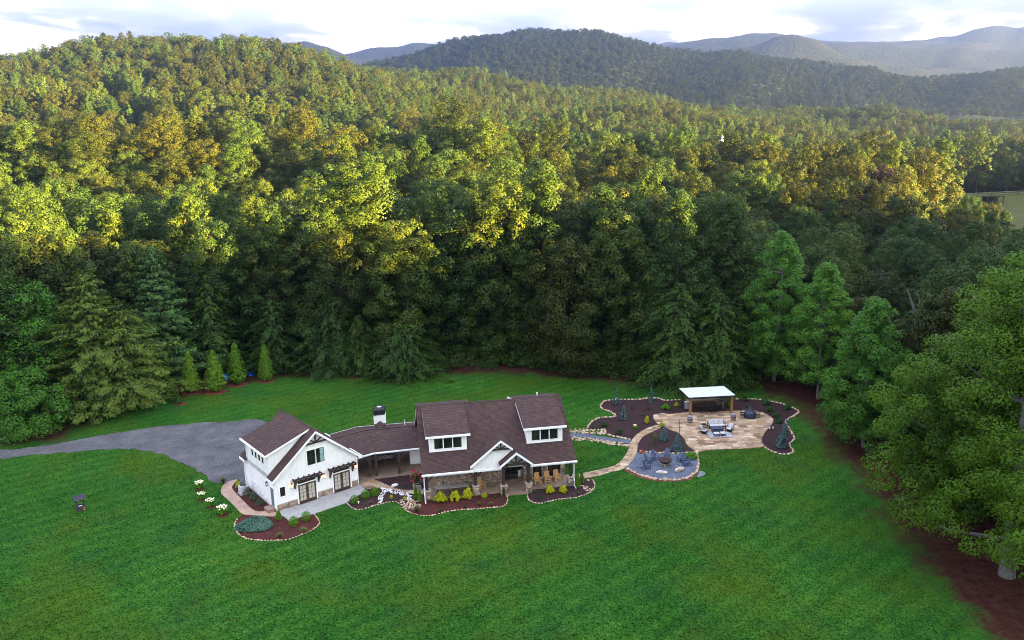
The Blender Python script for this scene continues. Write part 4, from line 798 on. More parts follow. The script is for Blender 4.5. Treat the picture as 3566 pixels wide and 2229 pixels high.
# ------------------------------------------------------------ covered breezeway with its chimney
def fr(x, y, a): return lambda u, v, z=0.: Vector((x + u * math.cos(a) - v * math.sin(a), y + u * math.sin(a) + v * math.cos(a), z))
Gf, Mf = fr(GX, GY, GA), fr(MX, MY, MA_)
def breezeway():
    T = empty('breezeway', tuple(Mf(-3, 9)), MA_, 'open roofed breezeway with dark posts and a white chimney joining garage and cottage', 'breezeway')
    inv = (Matrix.Translation(Mf(-3, 9)) @ Matrix.Rotation(MA_, 4, 'Z')).inverted()
    g = lambda u, v, z: inv @ Gf(u, v, z); m = lambda u, v, z: inv @ Mf(u, v, z)
    Fp = [g(9.3, .62, 2.95), m(-5.09, 7.2, 2.95), m(.5, 7.5, 2.95)]; Rp = [g(8.3, 4.85, 4.1), m(-6.05, 11.55, 4.1), m(.55, 11.7, 4.1)]; Bp = [g(9.3, 9.0, 2.95), m(-7.02, 15.9, 2.95), m(.5, 15.94, 2.95)]
    r = MB()
    for i in (0, 1):
        r.slab([Fp[i], Fp[i + 1], Rp[i + 1]], .12).slab([Fp[i], Rp[i + 1], Rp[i]], .12).slab([Bp[i + 1], Bp[i], Rp[i]], .12).slab([Bp[i + 1], Rp[i], Rp[i + 1]], .12)
    r.prism([m(-5.0, 13.55, 4.0), m(-3.35, 13.55, 4.0), m(-4.17, 12.3, 4.02), ], (0, 0, .02))
    cr = [m(-5.0, 13.58, 3.7), m(-3.35, 13.58, 3.7), m(-4.17, 13.58, 4.35), m(-4.17, 11.6, 4.14)]
    r.add(cr, [(0, 2, 3), (2, 1, 3), (0, 1, 2)])
    rf = r.build('roof', M_ROOF, T)
    rc = MB()
    for i in (0, 1): rc.bar(Rp[i] + Vector((0, 0, .01)), Rp[i + 1] + Vector((0, 0, .01)), .28, .04)
    rc.build('ridge_cap', M_ROOF, rf)
    for P, s in ((Fp, -1), (Bp, 1)):
        f = MB()
        for i in (0, 1): f.bar(P[i] + Vector((0, s * .04, -.1)), P[i + 1] + Vector((0, s * .04, -.1)), .06, .2); f.bar(P[i] + Vector((0, s * .12, -.05)), P[i + 1] + Vector((0, s * .12, -.05)), .1, .1)
        f.build('gutter', M_GUT if s < 0 else M_ALU, T)
    MB().tube([Rp[2] + Vector((-1.8, 1.8, -.6)), Rp[2] + Vector((-1.8, 1.8, .15))], .05, 8).build('vent_pipe', M_GUT, rf)
    s = MB(); s.prism([g(9.36, .5, 0), m(-5.3, 6.55, 0), m(.4, 6.95, 0), m(.4, 15.8, 0), m(-7, 15.8, 0), g(9.36, 8.6, 0)], (0, 0, .12)); s.build('floor', M_PORCH, T)
    for p in (m(-5.55, 7.25, 0), m(-4.85, 7.3, 0), m(-2.3, 7.35, 0), m(-5.9, 15.3, 0), m(-2.3, 15.4, 0)):
        q = MB(); q.box(p.x - .13, p.x + .13, p.y - .13, p.y + .13, .12, 2.75)
        for sx in (-1, 1): q.bar((p.x + sx * .12, p.y, 2.05), (p.x + sx * .7, p.y, 2.68), .12, .12, (0, 1, 0))
        q.build('post', M_TIMBER, T)
    bb = MB(); bb.bar(Fp[0] + Vector((.3, .25, -.22)), Fp[1] + Vector((0, .25, -.22)), .18, .24).bar(Fp[1] + Vector((0, .25, -.22)), Fp[2] + Vector((0, .25, -.22)), .18, .24); bb.build('beam', M_TIMBER, T)
    p = m(-.95, 9.65, 0); MB().box(p.x, p.x + 1.38, p.y, p.y + 5.8, .12, 2.75).build('closet_wall', M_SIDE, T)
    p = m(-4.9, 13.6, 0); c = MB().box(p.x, p.x + 1.45, p.y, p.y + 1.2, 2.2, 5.05).build('chimney', M_SIDE, T)
    MB().box(p.x - .5, p.x + 1.95, p.y - .15, p.y + 1.25, .12, 2.2).build('fireplace', M_STONE, c, bevel=.03)
    k = MB(); k.lathe([(.98, 0), (.98, .6), (.90, .76), (.74, .83)], 4, (p.x + .725, p.y + .6, 5.05), 1.07, .92); o = k.build('chimney_cap', M_METAL, c, bevel=.08)
    for vtx in o.data.vertices:                                 # turn the four-sided shroud square to the shaft
        x, y = vtx.co.x - p.x - .725, vtx.co.y - p.y - .6; a = math.pi / 4; vtx.co.x = p.x + .725 + (x * math.cos(a) - y * math.sin(a)); vtx.co.y = p.y + .6 + (x * math.sin(a) + y * math.cos(a))
    MB().lathe([(.2, 0), (.22, .07), (.1, .1)], 12, (p.x + .725, p.y + .6, 5.88), 1.2, .8).build('flue', M_GUT, c)
breezeway()
# ------------------------------------------------------------ drive, walks, beds, patio
def f1(x, y, z=0): return at(2180 + x / 8.063, 1550 + y / 8.063, z)
def f2(x, y, z=0): return at(2360 + x / 7.56, 1340 + y / 7.56, z)
def e1(x, y, z=0): return at(1000 + x / 4.838, 1560 + y / 4.838, z)
def ev(x, y, z=0): return at(500 + x / 5.259, 1150 + y / 5.259, z)
def r5(x, y, z=0): return at(x / 2.16, 1150 + y / 2.16, z)
def m_ground(name, stops, s1, s2, bump=.5, dist=.03, rough=.95):
    m, N, L, B = mat(name); tc = N.new('ShaderNodeTexCoord'); v = tc.outputs['Object']
    a = noise(N, L, v, s1, 6, .7); c = ramp(N, L, a, stops); f = noise(N, L, v, s2, 3, .7)
    fr_ = ramp(N, L, f, [(.3, (.45, .45, .45)), (.7, (1.5, 1.5, 1.5))]); mx = N.new('ShaderNodeMixRGB'); mx.blend_type = 'MULTIPLY'; mx.inputs[0].default_value = 1; L.new(c, mx.inputs[1]); L.new(fr_, mx.inputs[2])
    L.new(mx.outputs[0], B.inputs['Base Color']); B.inputs['Roughness'].default_value = rough; B.inputs['Specular IOR Level'].default_value = .15
    bp = N.new('ShaderNodeBump'); bp.inputs['Strength'].default_value = bump; bp.inputs['Distance'].default_value = dist; L.new(f, bp.inputs['Height']); L.new(bp.outputs[0], B.inputs['Normal']); return m
M_GRAV = m_ground('grey gravel', [(.3, (.050, .050, .058)), (.5, (.078, .077, .087)), (.7, (.115, .112, .12))], .35, 7)
M_SLATE = m_ground('blue slate chippings', [(.3, (.062, .074, .105)), (.7, (.105, .122, .165))], .8, 10)
M_MULCH = m_ground('dark mulch', [(.3, (.020, .011, .012)), (.7, (.042, .021, .022))], .7, 8, .7, .05)
M_RMULCH = m_ground('red mulch', [(.3, (.038, .011, .010)), (.7, (.070, .020, .017))], .7, 8, .7, .05)
M_FLAG = m_stone('flagstone paving', 1.05, [(.22, .145, .092), (.36, .255, .165), (.14, .085, .052), (.50, .39, .28), (.28, .165, .09), (.40, .30, .21), (.17, .12, .09)], True, (.15, .11, .085), (1, 1.6, 1), .045)
M_SOIL = m_ground('red clay soil', [(.3, (.09, .026, .018)), (.7, (.15, .05, .033))], 1.0, 7)
def m_rocks():
    m, N, L, B = mat('tan fieldstone'); oi = N.new('ShaderNodeObjectInfo'); tc = N.new('ShaderNodeTexCoord'); n = noise(N, L, tc.outputs['Object'], 6, 5, .7)
    ge = N.new('ShaderNodeNewGeometry'); a = N.new('ShaderNodeMath'); L.new(oi.outputs['Random'], a.inputs[0]); L.new(ge.outputs['Random Per Island'], a.inputs[1]); w = N.new('ShaderNodeMath'); w.operation = 'FRACT'; L.new(a.outputs[0], w.inputs[0])
    c = ramp(N, L, w.outputs[0], [(0, (.30, .19, .115)), (.3, (.42, .31, .21)), (.6, (.35, .27, .20)), (.8, (.50, .41, .31)), (1, (.27, .15, .09))])
    r = ramp(N, L, n, [(.3, (.7, .7, .7)), (.7, (1.2, 1.2, 1.2))]); mx = N.new('ShaderNodeMixRGB'); mx.blend_type = 'MULTIPLY'; mx.inputs[0].default_value = 1; L.new(c, mx.inputs[1]); L.new(r, mx.inputs[2]); L.new(mx.outputs[0], B.inputs['Base Color']); B.inputs['Roughness'].default_value = .85; return m
M_ROCK = m_rocks()
M_WROCK = plain('white quartz', (.55, .53, .53), .7, var=.2, scale=9, bump=.4)
SHEETS = []
def sheet(name, pts, z, m, label, kind='structure', smooth=True, step=.45, rag=0., z0=-.05):
    P = spline(pts, step) if smooth else [Vector(p) for p in pts]
    if rag:
        rr = random.Random(len(P)); P = [p + Vector((rr.uniform(-rag, rag), rr.uniform(-rag, rag), 0)) for p in P]
    mb = MB(); P = [Vector((p.x, p.y, z0)) for p in P]; n = len(P); SHEETS.append([p.to_2d() for p in P])
    top = [p + Vector((0, 0, z - z0)) for p in P]; tri = tessellate_polygon([[p.to_2d().to_3d() for p in P]])
    fs = []
    for t in tri:
        a, b, c = (top[i] for i in t); fs.append(tuple(i + n for i in (t if (b - a).cross(c - a).z > 0 else t[::-1])))
    mb.add(P + top, fs + [(i, (i + 1) % n, (i + 1) % n + n, i + n) for i in range(n)])
    return tag(mb.build(name, m), label, kind=kind)
sheet('gravel_drive', [r5(-700, 985), r5(-300, 935), r5(0, 905), r5(400, 860), r5(800, 785), r5(1300, 715), r5(1700, 692), r5(2000, 690), Gf(2, 14), Gf(6, 11), Gf(8, 8.5), Gf(0, 6.2), Gf(-.3, 6.0), r5(1780, 1120), r5(1700, 1150), r5(1600, 1130), r5(1520, 1085), r5(1430, 1030), r5(1230, 937), r5(1080, 905), r5(900, 895), r5(400, 927), r5(0, 970), r5(-300, 1010), r5(-700, 1090)], .035, M_GRAV, 'grey gravel drive curving in to the garage', rag=.28, step=.6)
WALK_OUT = [Gf(9.34, -.02), Gf(10.1, -1.3)]
sheet('concrete_walk', [Gf(9.36, 0), Gf(0.2, 0), Gf(-.06, -.4), c4(1000, 760), c4(1160, 840), c4(1250, 912), c4(1440, 840), c4(1640, 795), c4(2240, 590), c1(1405, 1275), c1(1655, 1140)], .05, M_CONC, 'grey concrete walk along the garage doors', smooth=False)
wj = MB()
for u in (1.6, 4.4, 7.0): wj.prism([Gf(u - .015, -.05, .0515), Gf(u + .015, -.05, .0515), Gf(u + .215, -1.75, .0515), Gf(u + .185, -1.75, .0515)], (0, 0, .001))
tag(wj.build('walk_joints', plain('dark joint', (.10, .10, .10), .9)), 'sawn joints across the concrete walk', kind='structure')
sheet('tan_walk', [c4(395, 238), c4(330, 250), c4(220, 290), c4(150, 370), c4(138, 450), c4(190, 510), c4(330, 640), c4(480, 790), c4(620, 815), c4(760, 825), c4(1000, 835), c4(1030, 770), Gf(-.3, .2), c4(900, 735), c4(780, 757), c4(650, 722), c4(480, 562), c4(330, 400), c4(330, 330), c4(400, 260)], .055, M_TANC, 'tan stained concrete path round the garage corner', step=.3)
sheet('garage_side_bed', [c4(400, 262), c4(330, 330), c4(330, 400), c4(480, 562), c4(650, 722), c4(780, 757), c4(890, 730), Gf(-.05, .3), Gf(-.05, 6.8)], .045, M_RMULCH, 'mulch bed along the garage side wall', step=.3)
sheet('juniper_bed', [c4(560, 800), c4(420, 860), c4(365, 940), c4(362, 1010), c4(390, 1080), c4(490, 1170), c4(650, 1210), c4(900, 1225), c4(1200, 1212), c4(1450, 1130), c4(1640, 1040), c4(1730, 945), c4(1690, 850), c4(1640, 797), c4(1440, 845), c4(1250, 915), c4(1155, 842), c4(1000, 838), c4(760, 828)], .04, M_RMULCH, 'red mulch bed with the spreading juniper', step=.3)
sheet('entry_bed', [c1(1655, 1085), c1(1640, 1140), c1(1405, 1285), c1(1480, 1350), c1(1570, 1365), c1(1700, 1330), c1(1850, 1290), c1(1980, 1270), c1(2080, 1330), c1(2300, 1330), c1(2335, 1180), c1(2150, 1165), c1(1950, 1120), c1(1800, 1105)], .04, M_MULCH, 'dark mulch bed beside the entry walk', step=.3)
sheet('breezeway_bed', [c1(1705, 1005), c1(1880, 960), c1(2200, 925), c1(2330, 930), c1(2345, 1130), c1(2150, 1130), c1(1990, 1105), c1(1850, 1050)], .045, M_MULCH, 'dark mulch bed in front of the breezeway', step=.3)
sheet('flagstone_walk', [c1(1552, 1065), c1(1570, 1020), c1(1690, 1000), c1(1800, 1030), c1(1900, 1075), c1(2050, 1125), c1(2200, 1133), c1(2340, 1130), c1(2340, 1178), c1(2200, 1178), c1(2050, 1150), c1(1930, 1125), c1(1780, 1108), c1(1680, 1118), c1(1640, 1110)], .06, M_FLAG, 'curving flagstone walk from breezeway to porch', step=.3)
sheet('porch_bed', [c2(1190, 1240), c2(1207, 1300), c2(1188, 1372), c2(1130, 1400), c2(1000, 1410), c2(850, 1425), c2(640, 1435), c2(500, 1460), c2(350, 1497), c2(200, 1495), c2(60, 1450), c2(0, 1395), c2(100, 1330), c2(200, 1310), c2(330, 1320), c2(600, 1285), c2(900, 1245), c2(1100, 1232)], .046, M_RMULCH, 'red mulch bed in front of the porch', step=.3)
sheet('corner_bed', [c2(1440, 1240), c2(1440, 1300), c2(1488, 1343), c2(1580, 1358), c2(1700, 1332), c2(1850, 1307), c2(2000, 1290), c2(2110, 1250), c2(2190, 1200), c2(2200, 1130), c2(2165, 1085), c2(2080, 1085), c2(1985, 1120), c2(1890, 1150), c2(1700, 1165), c2(1490, 1195)], .046, M_MULCH, 'dark mulch bed at the right end of the porch', step=.3)
sheet('stone_path', [c3(150, 955), c3(190, 938), c3(340, 905), c3(480, 868), c3(560, 805), c3(612, 720), c3(640, 640), c3(700, 570), c3(790, 518), c3(890, 486), c3(930, 505), c3(850, 545), c3(760, 590), c3(706, 660), c3(692, 740), c3(645, 825), c3(572, 893), c3(450, 925), c3(330, 962), c3(200, 985), c3(140, 985)], .06, M_FLAG, 'winding tan stone path to the patio', step=.4)
PATIO = [(845, 402), (870, 386), (940, 379), (1000, 385), (1100, 374), (1200, 368), (1500, 357), (1640, 353), (1750, 348), (1850, 364), (1930, 400), (1970, 440), (1950, 490), (1900, 545), (1865, 610), (1868, 660), (1885, 688), (1740, 704), (1500, 715), (1350, 724), (1262, 735), (1208, 710), (1160, 668), (1138, 618), (1080, 560), (990, 525), (930, 500), (880, 470), (850, 430)]
sheet('flagstone_patio', [c3(*p) for p in PATIO], .07, M_FLAG, 'flagstone patio under and before the pavilion', step=.5)
sheet('patio_bed', [c3(*p) for p in [(235, 520), (250, 480), (300, 440), (370, 415), (480, 410), (485, 392), (440, 362), (370, 335), (360, 300), (390, 270), (450, 255), (550, 250), (700, 250), (800, 240), (900, 240), (960, 258), (1110, 250), (1300, 240), (1540, 248), (1600, 250), (1600, 370), (1100, 380), (1000, 390), (940, 385), (870, 390), (848, 405), (855, 430), (890, 478), (900, 492), (790, 524), (700, 576), (645, 622), (520, 600), (400, 575), (400, 530)]], .045, M_MULCH, 'dark mulch bed with young cedars behind the patio', step=.4)
sheet('corner_patio_bed', [c3(*p) for p in [(1540, 370), (1545, 250), (1600, 248), (1720, 245), (1820, 250), (1960, 270), (2080, 300), (2200, 355), (2180, 390), (2110, 430), (2085, 455), (2110, 510), (2140, 560), (2165, 620), (2120, 670), (2150, 720), (2140, 748), (2050, 760), (1960, 735), (1885, 692), (1864, 655), (1860, 610), (1895, 545), (1940, 490), (1960, 440), (1925, 405), (1850, 370), (1750, 355)]], .048, M_MULCH, 'dark mulch bed curling round the patio corner', step=.4)
sheet('spruce_bed', [c3(*p) for p in [(696, 738), (706, 660), (762, 592), (852, 548), (925, 506), (990, 530), (1075, 562), (1130, 620), (1155, 672), (1206, 714), (1258, 738), (1245, 752), (1100, 750), (870, 745), (760, 742)]], .047, M_MULCH, 'dark mulch bed with two blue spruces', step=.4)
sheet('fire_circle', [c3(*p) for p in [(690, 742), (770, 742), (1000, 755), (1150, 748), (1245, 742), (1262, 800), (1265, 870), (1245, 930), (1180, 975), (1080, 1000), (950, 1000), (820, 985), (700, 945), (610, 900), (580, 885), (645, 822)]], .042, M_SLATE, 'blue slate gravel circle around the fire bowl', step=.4)
sheet('slate_path', [c3(*p) for p in [(20, 556), (60, 560), (200, 570), (400, 600), (642, 634), (632, 662), (400, 632), (200, 602), (60, 590), (20, 588)]], .05, M_SLATE, 'narrow slate path from house to stone path', step=.4)
sheet('bare_soil', [c3(*p) for p in [(560, 895), (640, 945), (760, 985), (950, 1015), (1120, 1010), (1210, 985), (1275, 920), (1285, 860), (1275, 800), (1250, 780), (1200, 800), (900, 900), (700, 900)]], .02, M_SOIL, 'bare red soil round the stone ring', rag=.1)
sheet('road', [dp(-60, 925, .1), dp(28, 932, .1), dp(40, 960, .1), dp(36, 1000, .1), dp(8, 1012, .1), dp(-60, 1010, .1)], .1, plain('asphalt', (.06, .065, .08), .9), 'bit of asphalt lane beyond the shrubs', step=1)

# stones: edging (one by one) and river rock (heaped)
SRND = random.Random(3)
STONES = []
for i in range(8):
    mb = MB(); mb.rock((0, 0, .06), .24, .15, .12, 40 + i, 2); me = bpy.data.meshes.new('edging_stone'); me.from_pydata(mb.v, [], mb.f); me.materials.append(M_ROCK); me.update(); STONES.append(me)
def edging(pts, step, s, label, group):
    P = spline(pts, .1, False); d = 0
    for a, b in zip(P, P[1:]):
        d += (b - a).length
        if d >= step:
            d = SRND.uniform(-.06, .06) * step; o = link('edging_stone', SRND.choice(STONES), loc=(b.x + SRND.uniform(-.03, .03), b.y + SRND.uniform(-.03, .03), .02))
            o.rotation_euler = (SRND.uniform(-.15, .15), SRND.uniform(-.15, .15), math.atan2((b - a).y, (b - a).x) + SRND.uniform(-.25, .25)); q = s * SRND.uniform(.8, 1.25); o.scale = (q * SRND.uniform(.9, 1.2), q, q * SRND.uniform(.8, 1.3)); tag(o, label, 'stone', group)
E_ = lambda pts: [c3(*p) for p in pts]
edging(E_([(572, 888), (610, 903), (700, 948), (820, 987), (950, 1003), (1080, 1003), (1180, 977), (1248, 932), (1268, 870), (1264, 800), (1250, 735)]), .50, 1.15, 'chunky tan stone in the curved front rim of the slate fire circle', 'stones ringing the fire circle')
edging(E_([(735, 738), (800, 742), (900, 750), (1000, 756), (1130, 752), (1240, 745)]), .50, 1.0, 'tan stone in the straight row between blue spruce bed and fire circle', 'stones behind the fire chairs')
edging(E_([(232, 522), (250, 480), (300, 440), (370, 417), (480, 412), (488, 394), (440, 362), (368, 335), (358, 300), (388, 268), (450, 254), (550, 249), (700, 249), (800, 239), (900, 239), (960, 258), (1110, 249)]), .50, 1.0, 'pale stone in the wavy edge of the young cedar bed behind the patio', 'stones edging the cedar bed')
edging(E_([(402, 578), (520, 604), (642, 628)]), .48, 1.0, 'pale stone between cedar bed and slate path', 'stones edging the slate path')
edging(E_([(1600, 248), (1720, 244), (1820, 249), (1960, 269), (2080, 299), (2202, 355), (2182, 392), (2110, 432), (2086, 456), (2112, 510), (2143, 560), (2168, 620), (2122, 670), (2153, 720), (2142, 750), (2050, 762), (1960, 737), (1884, 692)]), .50, 1.0, 'pale stone in the looping edge of the tall blue conifer bed', 'stones edging the patio corner bed')
edging([c4(*p) for p in [(420, 862), (365, 940), (362, 1010), (390, 1080), (490, 1170), (650, 1212), (900, 1227), (1200, 1214), (1450, 1132), (1640, 1042), (1732, 945), (1692, 850), (1642, 798)]], .29, .55, 'small tan stone edging the red bed of the spreading juniper', 'stones edging the juniper bed')
edging([c1(*p) for p in [(1403, 1287), (1480, 1353), (1570, 1368), (1700, 1333), (1850, 1292), (1980, 1272), (2060, 1310)]], .29, .55, 'small tan stone edging the bed of three clipped balls', 'stones edging the entry bed')
edging([c2(*p) for p in [(0, 1397), (60, 1452), (200, 1497), (350, 1499), (500, 1462), (640, 1437), (850, 1427), (1000, 1412), (1130, 1402), (1190, 1374), (1209, 1300), (1192, 1240)]], .29, .55, 'small tan stone edging the red bed below the three golden shrubs', 'stones edging the porch bed')
edging([c2(*p) for p in [(1440, 1242), (1440, 1302), (1488, 1346), (1580, 1361), (1700, 1335), (1850, 1310), (2000, 1293), (2110, 1253), (2193, 1202), (2203, 1130), (2168, 1085)]], .29, .55, 'small tan stone edging the dark bed with two golden shrubs', 'stones edging the porch corner bed')
def rockbed(pts, r, dens, m, name, label, zb=.05, seed=1):
    P = [Vector(p).to_2d() for p in pts]; rr = np.random.default_rng(seed); x = np.array([p.x for p in P]); y = np.array([p.y for p in P])
    n = int((x.max() - x.min()) * (y.max() - y.min()) * dens); X = rr.uniform(x.min(), x.max(), n); Y = rr.uniform(y.min(), y.max(), n); k = poly_sd(X, Y, P) > -.02; mb = MB(); rn = random.Random(seed)
    for a, b in zip(X[k], Y[k]): mb.rock((a, b, zb + rn.uniform(-.01, .05)), r * rn.uniform(.7, 1.4), r * rn.uniform(.6, 1.0), r * rn.uniform(.5, .8), rn.randrange(999), 1, rn.uniform(0, 3))
    tag(mb.build(name, m), label, kind='stuff')
rockbed(E_([(40, 530), (400, 528), (402, 582), (200, 566), (40, 556)]), .17, 13, M_ROCK, 'river_rock', 'heaped tan river rock above the slate path', seed=2)
rockbed(E_([(40, 592), (200, 604), (400, 634), (632, 664), (622, 690), (450, 672), (300, 642), (40, 636)]), .17, 13, M_ROCK, 'river_rock', 'heaped tan river rock below the slate path', seed=3)
rockbed([c2(*p) for p in [(-20, 1330), (60, 1310), (200, 1330), (220, 1400), (130, 1440), (40, 1430), (0, 1395)]], .11, 26, M_ROCK, 'river_rock', 'tan river rock round the tall dry grass', .06, 4)
rockbed([c2(*p) for p in [(2040, 1150), (2190, 1190), (2185, 1215), (2130, 1235), (2060, 1180)]], .1, 26, M_ROCK, 'river_rock', 'tan river rock strip in the porch corner bed', .06, 5)
rockbed([c1(*p) for p in [(1770, 1105), (1900, 1120), (1890, 1150), (1850, 1200), (1830, 1290), (1790, 1290), (1800, 1200), (1830, 1150)]], .10, 34, M_WROCK, 'white_rock', 'white rock runnel through the entry bed', .06, 6)
rockbed([c1(*p) for p in [(1900, 1118), (2000, 1150), (2190, 1180), (2180, 1270), (2140, 1270), (2130, 1205), (2000, 1185), (1890, 1150)]], .10, 34, M_WROCK, 'white_rock', 'white rock runnel bending to the porch corner', .06, 7)
def boulder(loc, rx, ry, rz, rot, m, label, seed):
    mb = MB(); mb.rock((0, 0, rz * .7), rx, ry, rz, seed, 3, rot); o = tag(mb.build('boulder', m, bevel=.02, loc=loc), label, 'boulder'); return o
M_BOUL = m_stone('veined boulder', .9, [(.50, .46, .42), (.40, .28, .2), (.55, .5, .48), (.3, .25, .25)], stretch=(1, 2, 3), grout=(.22, .15, .12))
boulder(f1(1000, 800), .66, .28, .22, -.15, plain('pale boulder stone', (.46, .41, .36), .8, var=.35, scale=2.5, bump=.5), 'flat pale boulder in front of the fire bowl', 5)
boulder(f1(1500, 740), .68, .28, .30, .55, M_BOUL, 'striped brown and white boulder right of the fire bowl', 8)
boulder(c1(1985, 1085), .42, .28, .2, 0, M_WROCK, 'white boulder in the breezeway bed by the flagstone walk', 11)
boulder(c2(2130, 1100), .18, .14, .12, 0, M_ROCK, 'small tan rock alone in the corner bed', 12)
o = sheet('slate_slab', [f1(1990, 900), f1(2020, 820), f1(2080, 740), f1(2170, 755), f1(2230, 810), f1(2180, 860), f1(2040, 910)], .06, plain('grey slate', (.12, .13, .15), .8), 'loose grey slate slab lying on grass beside the fire circle', kind=None, step=.3); o['category'] = 'stone slab'

# ------------------------------------------------------------ planting
M_GOLD = leafmat('golden shrub leaves', [(.22, .26, .006), (.36, .38, .008), (.48, .46, .014)], nscale=2.5, jitter=.2)
M_BALL = leafmat('clipped bright leaves', [(.040, .14, .004), (.065, .19, .006), (.09, .23, .01)], nscale=2.5, jitter=.2)
M_DARK = leafmat('dark shrub leaves', [(.018, .05, .016), (.03, .075, .02), (.045, .10, .025)], nscale=2, jitter=.4)
M_SAGE = leafmat('grey green leaves', [(.05, .085, .05), (.075, .115, .07), (.10, .14, .09)], nscale=2, jitter=.3)
M_STRAW = leafmat('dry grass blades', [(.10, .09, .045), (.14, .12, .06), (.10, .12, .04)], nscale=3, jitter=.3)
M_TUFT = leafmat('grass tuft blades', [(.07, .12, .03), (.11, .16, .05), (.14, .17, .08)], nscale=3, jitter=.3)
M_JUNI = leafmat('juniper sprays', [(.030, .075, .055), (.05, .11, .08), (.085, .155, .115)], trans=.1, nscale=1.2, jitter=.1)
M_BLOOM = plain('cream flower heads', (.62, .60, .40), .7, var=.15, scale=8)
M_REDB = plain('red blossom', (.36, .015, .03), .7, var=.3, scale=8)
def bush_mesh(name, seed, rx, h, nb, per, leaf, m, blob=.38, point=0., up=.3, flat=False):
    rg = np.random.default_rng(seed); D = unit(rg.normal(size=(nb, 3))); D[:, 2] = np.abs(D[:, 2]); t = D[:, 2]
    q = rg.uniform(.5, .85, nb)[:, None]; C = D * q * np.array([rx, rx, h * .8]); C[:, :2] *= (1 - point * t)[:, None]; C[:, 2] += h * .12
    Rb = rx * blob * rg.uniform(.75, 1.15, nb) * (1 - .5 * point * t); V, Q, NN = blob_leaves(C, Rb, per, leaf, rg, up=up, squash=.9); V[:, 2] = np.maximum(V[:, 2], .01); return np_mesh(name, V, Q, [m], nrm=NN)
def ball_mesh(name, seed, n, leaf, m, rag=.06):
    rg = np.random.default_rng(seed); D = unit(rg.normal(size=(n, 3))); P = D * (1 + rg.normal(0, rag, n))[:, None]; P[:, 2] += .85; k = P[:, 2] > .02; V, Q = leaf_quads(P[k], unit(D[k] + rg.normal(0, .45, (k.sum(), 3))), leaf, rg); return np_mesh(name, V, Q, [m])
PM = dict(gold=bush_mesh('gold', 1, 1., 1.9, 46, 60, .17, M_GOLD, .34), goldp=bush_mesh('goldp', 2, 1., 2.0, 46, 60, .16, M_GOLD, .3, .45), ball=ball_mesh('ball', 3, 1500, .16, M_BALL), gball=ball_mesh('gball', 4, 1500, .16, M_GOLD),
          dark=bush_mesh('dark', 5, 1., 1.3, 26, 34, .22, M_DARK, .4), sage=bush_mesh('sage', 6, 1., 1.9, 34, 40, .16, M_SAGE, .34, .25), lime=bush_mesh('lime', 7, 1., 1.4, 26, 40, .24, M_BALL, .4), thin=bush_mesh('thin', 8, 1., 1.2, 12, 20, .22, M_DARK, .4))
for nm, sd, n, sp, h, m in (('straw', 1, 420, .95, 1.0, M_STRAW), ('tuft', 2, 260, .95, 1.0, M_TUFT), ('weep', 3, 260, .8, 1.0, M_TUFT)):
    V, Q = rosette(sd, h, n, .03, sp); PM[nm] = np_mesh(nm, V, Q, [m])
def plant(kind, name, loc, s, label, cat='shrub', group=None, sz=None):
    o = link(name, PM[kind], loc=(loc.x, loc.y, loc.z + .03)); s *= .66; sz = (sz or s / .66) * .74; o.scale = (s, s, sz); o.rotation_euler = (0, 0, SRND.uniform(0, 6.28)); return tag(o, label, cat, group)
G1 = 'golden shrubs before the porch'
plant('gold', 'golden_shrub', c2(447, 1345), 1.0, 'big golden shrub nearest the left porch pier', group=G1); plant('goldp', 'golden_shrub', c2(608, 1325), .95, 'pointed golden shrub, middle of the three before the porch', group=G1, sz=.95); plant('gold', 'golden_shrub', c2(750, 1310), .88, 'tall golden shrub, next to the second porch pier', group=G1, sz=1.08)
plant('gball', 'golden_shrub', c2(943, 1298), .44, 'small round golden shrub before the lone rocking chair', group=G1)
plant('gold', 'golden_shrub', c2(1697, 1245), .75, 'golden shrub below the middle rocking chair', group=G1, sz=.78); plant('gold', 'golden_shrub', c2(1845, 1238), .70, 'golden shrub closest to the right porch pier', group=G1, sz=.74)
plant('ball', 'clipped_ball_shrub', c1(1502, 1290), .62, 'clipped green ball nearest the spotlight in the entry bed', group='clipped balls in the entry bed'); plant('ball', 'clipped_ball_shrub', c1(1635, 1232), .68, 'clipped green ball between two others in the entry bed', group='clipped balls in the entry bed'); plant('ball', 'clipped_ball_shrub', c1(1750, 1197), .66, 'clipped green ball touching the white rock runnel', group='clipped balls in the entry bed')
plant('gball', 'golden_ball_shrub', c1(1948, 1232), .28, 'tiny yellow ball shrub between the white runnels', group='tiny yellow balls'); plant('gball', 'golden_ball_shrub', c1(2110, 1250), .27, 'tiny yellow ball shrub beside the second white runnel', group='tiny yellow balls')
plant('straw', 'dry_grass', c1(1695, 1300), .5, 'pale tuft of dry grass in the entry bed', 'grass clump'); plant('straw', 'dry_grass', c2(170, 1470), 1.25, 'big straw coloured grass clump before the river rock', 'grass clump')
plant('ball', 'clipped_ball_shrub', c4(1322, 985), .68, 'clipped green ball at the tip of the concrete walk', group='clipped balls in the juniper bed'); plant('ball', 'clipped_ball_shrub', c4(1520, 900), .66, 'clipped green ball beside the edging stones of the juniper bed', group='clipped balls in the juniper bed')
plant('tuft', 'grass_tuft', c4(1090, 1190), .95, 'fine grass tuft next to the juniper', 'grass clump', 'grass tufts in the juniper bed'); plant('tuft', 'grass_tuft', c4(1480, 1100), .95, 'fine grass tuft below two clipped balls', 'grass clump', 'grass tufts in the juniper bed')
for (x, y, s, t) in ((885, 1388, .62, 'beneath the small round golden shrub'), (1018, 1388, .66, 'closer to the entry pier')): plant('tuft', 'grass_tuft', c2(x, y), s, 'pale grass tuft in the red porch bed ' + t, 'grass clump', 'pale tufts in the porch bed')
